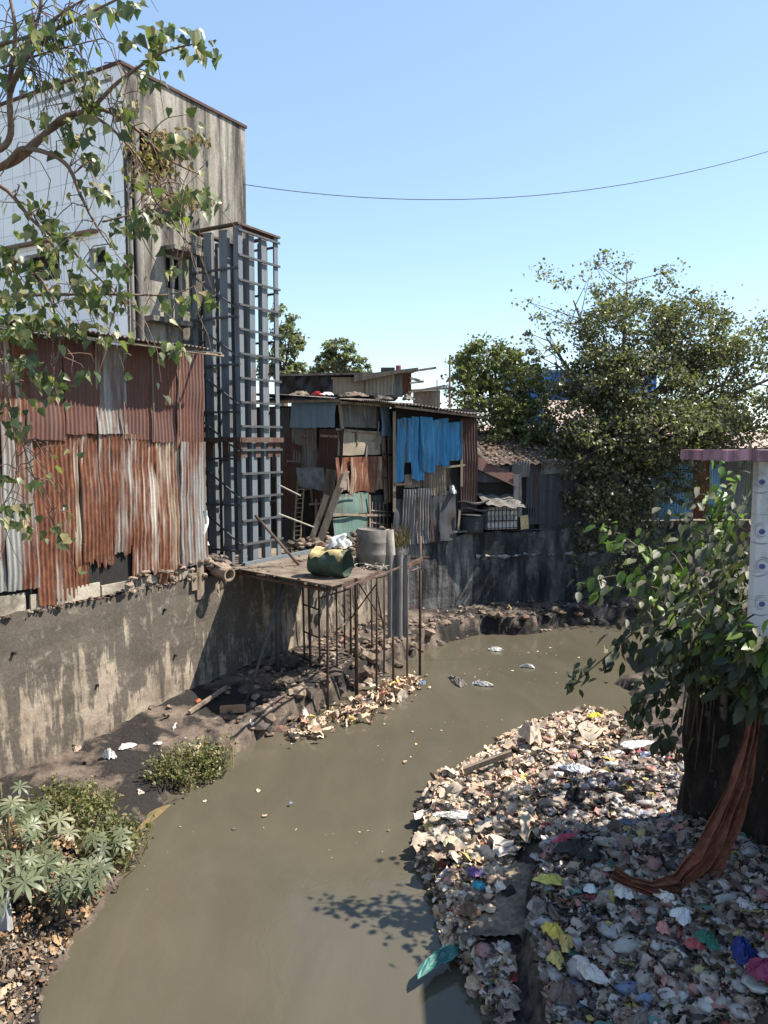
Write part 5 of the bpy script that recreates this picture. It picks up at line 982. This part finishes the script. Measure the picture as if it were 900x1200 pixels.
m = MB(); p = G(166, 968, .004); m.grid(lambda a, c: G(130 + 70 * c + 14 * math.sin(a * 3.1) * (1 - c), 985 - 42 * c + 16 * (a - .5) * math.sin(c * 3.1), .004), 8, 10); o = m.build('scum', m_plain('yellow scum', (.17, .125, .055), .7)); tag(o, 'yellowish scum streak on the water by the left bank', 'scum', kind='stuff')

# ------------------------------------------------------------------ trees far off
def crown(blobs, seed, per_clump=24, sig=.13):
    rng = np.random.default_rng(seed); out = []; cl = []
    for (u, v, ru, rv, Y, n) in blobs:
        c = np.array(P(u, v, Y)); rx = ru * Y / FPX; rz = rv * Y / FPX; ry = (rx + rz) * .5; k = max(4, int(n * .5) // per_clump)
        d = rng.normal(size=(k, 3)); d /= np.linalg.norm(d, axis=1)[:, None]; r = rng.uniform(.45, 1.0, k) ** .5
        q = c + d * r[:, None] * np.array([rx, ry, rz]); cl.append(q)
        s = sig * (rx + rz) / 2 * rng.uniform(.4, 1.4, k); out.append((q[:, None, :] + rng.normal(size=(k, per_clump, 3)) * s[:, None, None] * np.array([1.25, 1.25, .65])).reshape(-1, 3))
    return np.concatenate(out), cl
def far_tree(name, label, base, blobs, mat, lsize, seed, group, trunk_r=.25, fork=None, twigs=10, pc=42):
    pos, cl = crown(blobs, seed, pc); rng = np.random.default_rng(seed); base = Vector(base); t = thing(name, base, label, 'tree', group)
    leaf_mesh('crown', pos, frames(len(pos), (0, 0, -.3), .9, (0, 0, 1), .8, rng), rng.uniform(.6, 1.3, len(pos)) * lsize, T_FAR, mat, t)
    R = random.Random(seed); m = MB(); fk = Vector(fork) if fork else base + Vector((0, 0, 2)); m.tube([base - Vector((0, 0, .2)), base.lerp(fk, .5) + Vector((.15, 0, 0)), fk], [trunk_r * 1.2, trunk_r, trunk_r * .85], 8)
    for bl, q in zip(blobs, cl):
        c = P(bl[0], bl[1], bl[4]); mid = fk.lerp(c, .5) + Vector((R.uniform(-.3, .3), R.uniform(-.3, .3), .2)); m.tube([fk, mid, c], [trunk_r * .5, trunk_r * .28, trunk_r * .09], 6)
        for j in range(min(twigs, len(q))):
            e = Vector(q[R.randrange(len(q))]); m.tube([c.lerp(mid, R.random() * .6), e], [trunk_r * .07, .008], 4, False)
    m.build('trunk', M['bark'], t, True); return t
GT = 'trees behind the far wall'
big = [(672, 352, 55, 48, 31, 1500), (735, 330, 60, 36, 31.5, 1900), (640, 395, 30, 30, 30.5, 600), (735, 395, 58, 52, 30.5, 15000), (700, 450, 44, 46, 29.5, 9500), (755, 455, 58, 45, 29, 13000), (812, 392, 46, 50, 30.5, 14000), (838, 440, 42, 50, 30.5, 10000), (775, 510, 72, 40, 28.3, 15000), (835, 505, 45, 38, 28.6, 9000), (695, 525, 50, 40, 28.3, 10000), (740, 570, 60, 30, 28.2, 5500), (690, 600, 42, 50, 28.0, 8500), (660, 560, 26, 40, 28.3, 2600), (655, 490, 26, 44, 29, 3200), (632, 540, 24, 26, 28.6, 1800), (650, 425, 30, 36, 30, 900), (885, 430, 30, 60, 31, 2200), (800, 560, 18, 50, 28.5, 1200), (745, 630, 34, 45, 27.9, 4200), (700, 660, 34, 40, 27.75, 3600), (905, 500, 40, 50, 28.5, 5000), (960, 420, 70, 80, 29, 9000)]  # masses pulled over the wall, right end out of view, to cast shade
far_tree('broadleaf_tree', 'huge dark olive tree with a thin airy top left above the far wall', F4.W(5.2, -3.2, WT), big, M['leaf_far'], .135, 41, GT, .32, P(735, 530, 30.5))
far_tree('broadleaf_tree', 'rounded lighter green tree right behind the blue fronted hut', P(590, 540, 31.5).xy.to_3d() + Vector((0, 0, WT)), [(570, 428, 36, 32, 31.5, 7500), (608, 455, 32, 38, 31, 7500), (575, 478, 44, 36, 30.5, 8500), (622, 500, 26, 32, 30, 4600), (550, 452, 24, 30, 31, 3200), (600, 515, 40, 20, 29.5, 3600)], M['leaf_far2'], .15, 42, GT, .25, P(588, 505, 31))
far_tree('broadleaf_tree', 'green tree with painted haze half hidden by the right edge of the steel tower', P(335, 520, 44).xy.to_3d() + Vector((0, 0, WT)), [(330, 375, 16, 18, 44, 1500), (338, 400, 18, 18, 44, 2200), (328, 425, 26, 22, 44, 3000), (345, 432, 12, 12, 44, 900)], M['leaf_hazy'], .22, 43, GT, .25, P(330, 440, 44))
far_tree('broadleaf_tree', 'small green tree with painted haze showing above the roof shelter', P(395, 520, 46).xy.to_3d() + Vector((0, 0, WT)), [(398, 414, 18, 16, 46, 2600), (385, 424, 20, 12, 46, 1900), (372, 432, 14, 10, 46, 900), (412, 428, 20, 12, 46, 1900), (424, 436, 12, 9, 46, 700)], M['leaf_hazy'], .22, 44, GT, .22, P(395, 440, 46))

# ------------------------------------------------------------------ foreground fig branches (top left)
PT = thing('fig_tree', Vector((-5.3, 7.2, .9)), 'heart leaved fig tree reaching in with bare branches from the upper left', 'tree')
br = MB(); tips = []
def branch(pts, r0, r1, leaves=0, twig=True, seed=0):
    q = [P(*p) for p in pts]; n = len(q); sm_ = []
    for i in range(n - 1):                           # Catmull-Rom through the points
        a = q[max(i - 1, 0)]; b_ = q[i]; c = q[i + 1]; d = q[min(i + 2, n - 1)]
        for k in range(5):
            t = k / 5; sm_.append(.5 * ((2 * b_) + (c - a) * t + (2 * a - 5 * b_ + 4 * c - d) * t * t + (3 * b_ - 3 * c + d - a) * t ** 3))
    sm_.append(q[-1]); N = len(sm_); br.tube(sm_, [r0 + (r1 - r0) * i / (N - 1) for i in range(N)], 6); return sm_
Rb = random.Random(17); leafp = []
TR = [Vector((-5.3, 7.2, .7)), Vector((-5.15, 7.1, 3)), Vector((-5.0, 6.9, 5.5)), Vector((-4.8, 6.7, 8)), Vector((-4.4, 6.5, 10.5))]
br.tube(TR, [.22, .18, .15, .12, .06], 10)
BR = [([(-140, 230, 6.7), (-40, 205, 6.6), (20, 188, 6.5), (70, 140, 6.4), (105, 128, 6.4), (140, 95, 6.3), (190, 62, 6.3), (235, 50, 6.3)], .036, .004),
      ([(20, 188, 6.5), (48, 160, 6.5), (110, 128, 6.6), (155, 148, 6.7), (195, 185, 6.8), (235, 205, 6.9)], .026, .005),
      ([(-140, 180, 6.5), (-30, 180, 6.4), (10, 165, 6.4), (12, 110, 6.3), (30, 70, 6.2), (60, 38, 6.2), (95, 20, 6.2), (140, -2, 6.2)], .032, .008),
      ([(-100, 240, 6.7), (0, 196, 6.5), (28, 174, 6.4), (75, 190, 6.4), (95, 230, 6.4), (110, 260, 6.4), (130, 290, 6.4)], .03, .004),
      ([(-60, 215, 6.6), (0, 218, 6.6), (40, 260, 6.6), (80, 290, 6.7), (120, 330, 6.8), (150, 360, 6.9)], .022, .004),
      ([(10, 100, 6.3), (18, 40, 6.2), (10, -10, 6.2)], .02, .012), ([(28, 75, 6.2), (45, 20, 6.2), (50, -10, 6.2)], .016, .008),
      ([(95, 128, 6.4), (130, 150, 6.5), (165, 190, 6.6), (185, 240, 6.7), (215, 255, 6.8)], .014, .004), ([(-80, 300, 6.8), (0, 300, 6.8), (50, 330, 6.9), (70, 400, 7), (60, 430, 7)], .02, .004),
      ([(-90, 380, 6.9), (0, 350, 6.9), (80, 345, 7), (140, 345, 7), (200, 345, 7.2), (240, 330, 7.3)], .02, .004), ([(-90, 420, 7), (-10, 410, 7), (10, 470, 7), (20, 550, 7), (5, 590, 7)], .014, .004), ([(10, 470, 7), (40, 560, 7.1), (65, 620, 7.2)], .008, .003),
      ([(120, 260, 6.5), (160, 250, 6.6), (200, 240, 6.7), (240, 225, 6.8)], .009, .004), ([(-30, 60, 6.2), (40, 40, 6.2), (80, 10, 6.2), (120, -10, 6.2)], .014, .006), ([(0, 80, 6.2), (60, 60, 6.3), (120, 45, 6.3)], .01, .004)]
curves = [branch(*b_) for b_ in BR]
for ci, cu in enumerate(curves):                     # fine hanging twigs
    for k in range(17):
        p = cu[Rb.randrange(len(cu) // 4, len(cu))]; q = p + Vector((Rb.uniform(-.3, .45), Rb.uniform(-.2, .2), Rb.uniform(-.75, .15))); mid = p.lerp(q, .5) + Vector((Rb.uniform(-.1, .1), 0, .1)); m1 = p.lerp(mid, .5) + Vector((Rb.uniform(-.04, .04), Rb.uniform(-.03, .03), .05)); m2 = mid.lerp(q, .5) + Vector((Rb.uniform(-.05, .05), Rb.uniform(-.03, .03), .03)); br.tube([p, m1, mid, m2, q], [.0055, .0045, .004, .003, .002], 4, False); tips.append((p, mid, q))
br.build('branches', M['branch'], PT, True)
cln = [(20, 50, 26, 22, 6.2, 30), (50, 50, 22, 16, 6.2, 24), (95, 20, 20, 16, 6.2, 16), (130, 12, 25, 10, 6.2, 12), (150, 45, 22, 8, 6.3, 8), (188, 45, 14, 14, 6.3, 26), (178, 72, 14, 12, 6.3, 14), (222, 42, 16, 12, 6.3, 16), (240, 62, 14, 9, 6.3, 14), (88, 80, 20, 10, 6.4, 14), (108, 105, 16, 16, 6.4, 22), (165, 95, 20, 8, 6.5, 12), (105, 130, 12, 18, 6.4, 16), (145, 130, 14, 10, 6.5, 12), (75, 152, 20, 10, 6.4, 14), (95, 162, 14, 8, 6.4, 8), (210, 165, 26, 10, 6.8, 26), (105, 185, 12, 8, 6.5, 9), (120, 225, 18, 8, 6.5, 12), (30, 240, 20, 14, 6.6, 14), (15, 100, 18, 14, 6.3, 12), (60, 100, 30, 12, 6.3, 10), (50, 265, 26, 12, 6.6, 22), (75, 280, 14, 14, 6.6, 16), (20, 310, 26, 16, 6.8, 40), (70, 300, 20, 14, 6.7, 18), (100, 335, 20, 14, 6.9, 22), (135, 310, 22, 12, 6.8, 22), (145, 265, 18, 10, 6.6, 16), (170, 262, 16, 12, 6.7, 16), (195, 255, 18, 10, 6.8, 18), (225, 230, 16, 14, 6.8, 14), (250, 240, 10, 12, 6.8, 9), (115, 350, 26, 12, 7, 20), (150, 355, 16, 8, 7, 9), (205, 315, 14, 8, 7.2, 8), (205, 355, 20, 12, 7.2, 14), (242, 350, 12, 12, 7.3, 10), (25, 350, 36, 18, 6.9, 50), (15, 385, 30, 16, 7, 40), (60, 380, 34, 16, 7, 30), (100, 385, 22, 14, 7, 20), (135, 395, 14, 8, 7, 8), (200, 405, 12, 10, 7.2, 8), (212, 412, 7, 8, 7.2, 5), (20, 430, 22, 14, 7, 20), (48, 440, 20, 12, 7, 16), (65, 460, 14, 10, 7, 12), (10, 480, 14, 12, 7, 12), (100, 440, 10, 8, 7, 6), (18, 500, 12, 8, 7, 8), (5, 560, 8, 14, 7, 8), (15, 598, 20, 10, 7, 16), (28, 615, 10, 10, 7, 8), (66, 625, 11, 9, 7.2, 8), (55, 565, 6, 8, 7.1, 4), (160, 5, 12, 6, 6.2, 6)]
pos = []
for (u, v, ru, rv, Y, n) in cln:
    for k in range(int(n * 1.3)):
        pos.append(tuple(P(u + Rb.gauss(0, ru * .62), v + Rb.gauss(0, rv * .68), Y + Rb.gauss(0, .16))))
for p, mid, q in tips:
    for k in range(Rb.choice((0, 0, 0, 1, 1, 2))): pos.append(tuple(q + Vector((Rb.gauss(0, .05), Rb.gauss(0, .05), Rb.gauss(0, .05)))))
pos = np.array(pos); rng = np.random.default_rng(5)
leaf_mesh('foliage', pos, frames(len(pos), (.1, -.1, -.9), .5, (.3, -.7, .5), .7, rng), rng.uniform(.05, .105, len(pos)), T_HEART, M['leaf_peepal'], PT)
# dry creeper on the building
VN = thing('dry_creeper', Fb.W(Fb.px(180, 200)[0], .1, 12), 'dry yellowish creeper growing over the upper window of the grimy building', 'creeper'); pos = []
for (u, v, ru, rv, n) in ((178, 180, 20, 22, 260), (150, 185, 8, 20, 60), (165, 205, 14, 14, 110), (190, 165, 12, 12, 60), (210, 232, 25, 10, 120), (225, 165, 14, 8, 60)):
    for k in range(n):
        s, z = Fb.px(u + Rb.gauss(0, ru * .6), v + Rb.gauss(0, rv * .6)); pos.append(tuple(Fb.W(s, .05 + abs(Rb.gauss(0, .12)), z)))
pos = np.array(pos); leaf_mesh('foliage', pos, frames(len(pos), (0, 0, -.8), .6, tuple(FL.n), .6, rng), rng.uniform(.1, .2, len(pos)), T_OVAL, M['leaf_dry'], VN)
m = MB()
for k in range(14):
    a = Fb.px(Rb.uniform(150, 215), Rb.uniform(210, 260)); c = Fb.px(Rb.uniform(155, 220), Rb.uniform(150, 190)); m.tube([Fb.W(a[0], .06, a[1]), Fb.W((a[0] + c[0]) / 2 + Rb.uniform(-.2, .2), .1, (a[1] + c[1]) / 2), Fb.W(c[0], .05, c[1])], .012, 4)
m.build('stem', M['branch'], VN)

# ------------------------------------------------------------------ shrub over the right wall
SR = thing('fig_shrub', FR.W(.9, -.1, 3.35), 'big leafy shrub spilling over the dark wall towards the river', 'shrub'); br = MB(); pos_d = []; pos_l = []
Rs = random.Random(23); root = P(835, 790, 9.9)
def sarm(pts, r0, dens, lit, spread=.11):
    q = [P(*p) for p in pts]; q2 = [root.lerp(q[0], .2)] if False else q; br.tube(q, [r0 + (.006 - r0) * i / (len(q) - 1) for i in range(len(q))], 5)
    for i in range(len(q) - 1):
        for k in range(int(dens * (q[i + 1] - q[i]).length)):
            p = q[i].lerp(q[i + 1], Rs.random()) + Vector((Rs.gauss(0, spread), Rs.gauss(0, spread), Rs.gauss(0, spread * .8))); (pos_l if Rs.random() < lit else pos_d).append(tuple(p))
sarm([(835, 790, 9.9), (800, 740, 10), (750, 735, 10.1), (715, 765, 10.1), (672, 802, 10.1)], .022, 46, .02, .09)
sarm([(830, 790, 9.9), (790, 760, 9.9), (760, 800, 9.8), (745, 840, 9.8), (740, 860, 9.8)], .025, 44, .0, .12)
sarm([(840, 770, 9.9), (800, 690, 10.4), (760, 650, 10.6), (725, 625, 10.7), (700, 622, 10.7)], .025, 48, .6, .11)
sarm([(820, 740, 9.9), (770, 690, 10.3), (720, 675, 10.4), (680, 682, 10.5)], .02, 46, .5, .11)
sarm([(840, 760, 9.6), (820, 700, 10.2), (790, 650, 10.7), (770, 640, 10.9)], .02, 46, .45, .12)
sarm([(850, 780, 9.4), (850, 735, 9.1), (870, 730, 8.8), (900, 750, 8.6), (930, 770, 8.5)], .03, 90, .5, .12)
sarm([(850, 790, 9.4), (840, 740, 9.4), (815, 715, 9.5), (800, 720, 9.5)], .02, 80, .25, .13)
sarm([(860, 800, 9.3), (880, 780, 8.9), (900, 800, 8.7), (915, 830, 8.7)], .02, 80, .12, .14)
sarm([(840, 800, 9.9), (800, 790, 9.9), (775, 840, 9.8), (790, 880, 9.9)], .02, 50, .0, .14)
for k in range(170):
    p = P(800 + Rs.gauss(0, 30), 735 + Rs.gauss(0, 30), 10.2 + Rs.gauss(0, .35)); pos_d.append(tuple(p))
for k in range(230):
    p = P(850 + Rs.gauss(0, 28), 770 + Rs.gauss(0, 24), 9.6 + Rs.gauss(0, .25)); pos_d.append(tuple(p))
for k in range(260): pos_d.append(tuple(P(830 + Rs.gauss(0, 28), 640 + Rs.gauss(0, 32), 12.2 + Rs.gauss(0, .4))))
for k in range(420): pos_d.append(tuple(P(862 + Rs.gauss(0, 20), 690 + Rs.gauss(0, 32), 11.0 + Rs.gauss(0, .3))))
for k in range(300): pos_d.append(tuple(P(900 + Rs.gauss(0, 25), 660 + Rs.gauss(0, 60), 12.5 + Rs.gauss(0, .4))))
for k in range(110): pos_l.append(tuple(P(846 + Rs.gauss(0, 9), 610 + Rs.gauss(0, 38), 12.0 + Rs.gauss(0, .2))))
sarm([(905, 790, 7.9), (890, 760, 7.75), (872, 745, 7.7), (860, 735, 7.75)], .015, 130, .4, .08); sarm([(930, 800, 7.8), (905, 770, 7.7), (885, 735, 7.65)], .015, 110, .5, .09); sarm([(920, 830, 7.9), (895, 810, 7.85), (870, 800, 7.9)], .015, 110, .1, .1)
for k in range(90): pos_d.append(tuple(P(892 + Rs.gauss(0, 10), 788 + Rs.gauss(0, 13), 7.8 + Rs.gauss(0, .08))))
for k in range(16):                                   # hanging aerial roots
    a = P(Rs.uniform(800, 860), Rs.uniform(730, 770), 9.75); br.tube([a, a + Vector((Rs.uniform(-.05, .05), -.05, -.5)), a + Vector((Rs.uniform(-.1, .05), -.05, -1.1 - Rs.random() * .6))], [.018, .014, .008], 5)
br.tube([P(850, 790, 9.4), P(880, 800, 8.6), P(905, 790, 7.9), P(930, 800, 7.8), P(920, 830, 7.9)], .015, 5); br.tube([P(850, 1000, 10.0), P(845, 900, 9.9), P(850, 790, 9.4)], .05, 6); br.tube([P(850, 1000, 10.0), P(838, 850, 10.0), P(838, 780, 9.95)], [.1, .08, .06], 8)
br.build('branches', M['bark'], SR, True)
for nm, ps, mt in (('foliage', pos_d, 'leaf_shrub'), ('sunlit_foliage', pos_l, 'leaf_shrub_lit')):
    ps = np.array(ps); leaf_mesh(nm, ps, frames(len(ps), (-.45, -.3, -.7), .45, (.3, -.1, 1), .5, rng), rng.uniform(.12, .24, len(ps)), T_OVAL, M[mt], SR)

# ------------------------------------------------------------------ castor plants and weeds on the left bank
def castor(u, v, h, label, seed, n=9, size=.25):
    R = random.Random(seed); base = on(u, v, zl); t = thing('castor_plant', base, label, 'plant', 'castor plants on the left bank'); m = MB(); ps = []; tp = []
    for k in range(3):
        top = base + Vector((R.uniform(-.3, .3), R.uniform(-.25, .25), h * R.uniform(.7, 1))); m.tube([base, base.lerp(top, .5) + Vector((R.uniform(-.05, .05), 0, 0)), top], [.025, .02, .012], 6)
        for j in range(max(3, int(n * .6))):
            f = R.uniform(.35, 1); p = base.lerp(top, f); a = R.uniform(0, 6.3); L = R.uniform(.15, .34); e = p + Vector((math.cos(a) * L, math.sin(a) * L, R.uniform(.02, .16))); m.tube([p, p.lerp(e, .5) + Vector((0, 0, .03)), e], .006, 4); ps.append(tuple(e)); tp.append((math.cos(a) * .8, math.sin(a) * .8, -.35))
    m.build('stem', m_plain('castor stem', (.16, .14, .08), .7), t); ps = np.array(ps); tp = np.array(tp); r2 = np.random.default_rng(seed)
    leaf_mesh('foliage', ps, frames(len(ps), tp, .15, (.25, -.35, 1), .25, r2), r2.uniform(.7, 1.2, len(ps)) * size, T_PALM, M['leaf_castor'], t)
castor(16, 1015, 1.15, 'tallest castor plant at the left edge of the picture', 1, 11); castor(40, 1060, .8, 'castor plant directly above the grey sack', 2, 8); castor(72, 1075, .75, 'castor plant in the middle of the leafy clump', 3, 8); castor(105, 1068, .75, 'castor plant leaning out over the dark water', 4, 8, .24); castor(125, 1022, .6, 'small castor plant furthest right along the water', 5, 6, .22); castor(-5, 1080, .8, 'castor plant cut by the left frame edge', 6, 8); castor(60, 1000, .7, 'castor plant in front of the yellowish weeds', 8, 7, .24)
def weed(us, n, hgt, label, seed, size=.09, mat='leaf_weed', name='weed_bush'):
    R = random.Random(seed); r2 = np.random.default_rng(seed); pts = []; st_ = MB(); bs = [on(u, v, zl) for u, v in us]; t = thing(name, sum(bs, Vector()) / len(bs), label, 'bush')
    for k in range(n):
        b_ = bs[R.randrange(len(bs))] + Vector((R.gauss(0, .18), R.gauss(0, .18), 0)); top = b_ + Vector((R.gauss(0, .12), R.gauss(0, .12), hgt * R.uniform(.4, 1))); st_.tube([b_ - Vector((0, 0, .1)), top], [.007, .003], 3, False)
        for j in range(9): p = b_.lerp(top, R.uniform(.2, 1.05)); pts.append(tuple(p + Vector((R.gauss(0, .04), R.gauss(0, .04), R.gauss(0, .03)))))
    st_.build('stem', M['leaf_dry'], t); pts = np.array(pts); leaf_mesh('foliage', pts, frames(len(pts), (0, 0, .2), .8, (0, 0, 1), .6, r2), r2.uniform(.6, 1.3, len(pts)) * size, T_OVAL, M[mat], t)
weed([(200, 912), (220, 915), (240, 910), (215, 900)], 150, .45, 'low green weed bush at the water edge below the mud ledge', 1, .075)
weed([(250, 898), (240, 905)], 90, .4, 'yellowish weed tuft right of the green bush near the pipe', 2, .08)
weed([(70, 950), (85, 965), (55, 965), (95, 950)], 220, .45, 'pale yellow weeds behind the castor plants', 3, .08); weed([(125, 990), (135, 1005), (120, 1010), (140, 985)], 200, .4, 'bright green grassy weeds where the bank meets the water', 4, .085, 'leaf_weed'); weed([(115, 948)], 80, .15, 'flat moss patch on the mud above the scum', 5, .06)
def S_lit2(rng, N):
    X = rng.uniform(-6.5, -2, N * 3); Y = rng.uniform(7.5, 11.5, N * 3); d = sdist(X, Y, lpoly); k = d > .02; return X[k][:N], Y[k][:N]
crumpled(5000, left_h, S_lit2, .03, .13, 'leaf_litter', M['litter'], 'dry brown leaf litter under the castor plants', 51, .7, .05)
def S_lit3(rng, N):
    X = rng.uniform(-5, -2.5, N * 3); Y = rng.uniform(6.5, 9.0, N * 3); d = sdist(X, Y, lpoly); k = d > .0; return X[k][:N], Y[k][:N]
crumpled(2200, left_h, S_lit3, .025, .12, 'pale_litter', M['litter_pale'], 'pale rubbish on the bank in the lower left corner', 52, .7, .05)
p = on(4, 1090, zl); m = MB(); m.grid(lambda a, c: p + Vector((.1 * math.cos(a * 6.283) * (1 - .25 * c) * (1 + .12 * math.sin(a * 25)), .1 * math.sin(a * 6.283) * (1 - .25 * c), .5 * c)), 20, 8); o = m.build('grey_sack', m_plain('grey cloth', (.33, .33, .34), .8), None, True); tag(o, 'upright grey cloth bundle at the left frame edge', 'bundle')

# ------------------------------------------------------------------ cable over the river
m = MB(); A_ = P(285, 216, 21.8); B_ = P(1040, 128, 24)
m.tube([A_.lerp(B_, k / 40) - Vector((0, 0, 1.25 * 4 * (k / 40) * (1 - k / 40))) for k in range(41)], .011, 5); o = m.build('overhead_cable', M['wire']); tag(o, 'thin sagging cable crossing the sky from the grimy building', 'cable')
for o in list(bpy.data.objects):
    if '_o' in o: del o['_o']
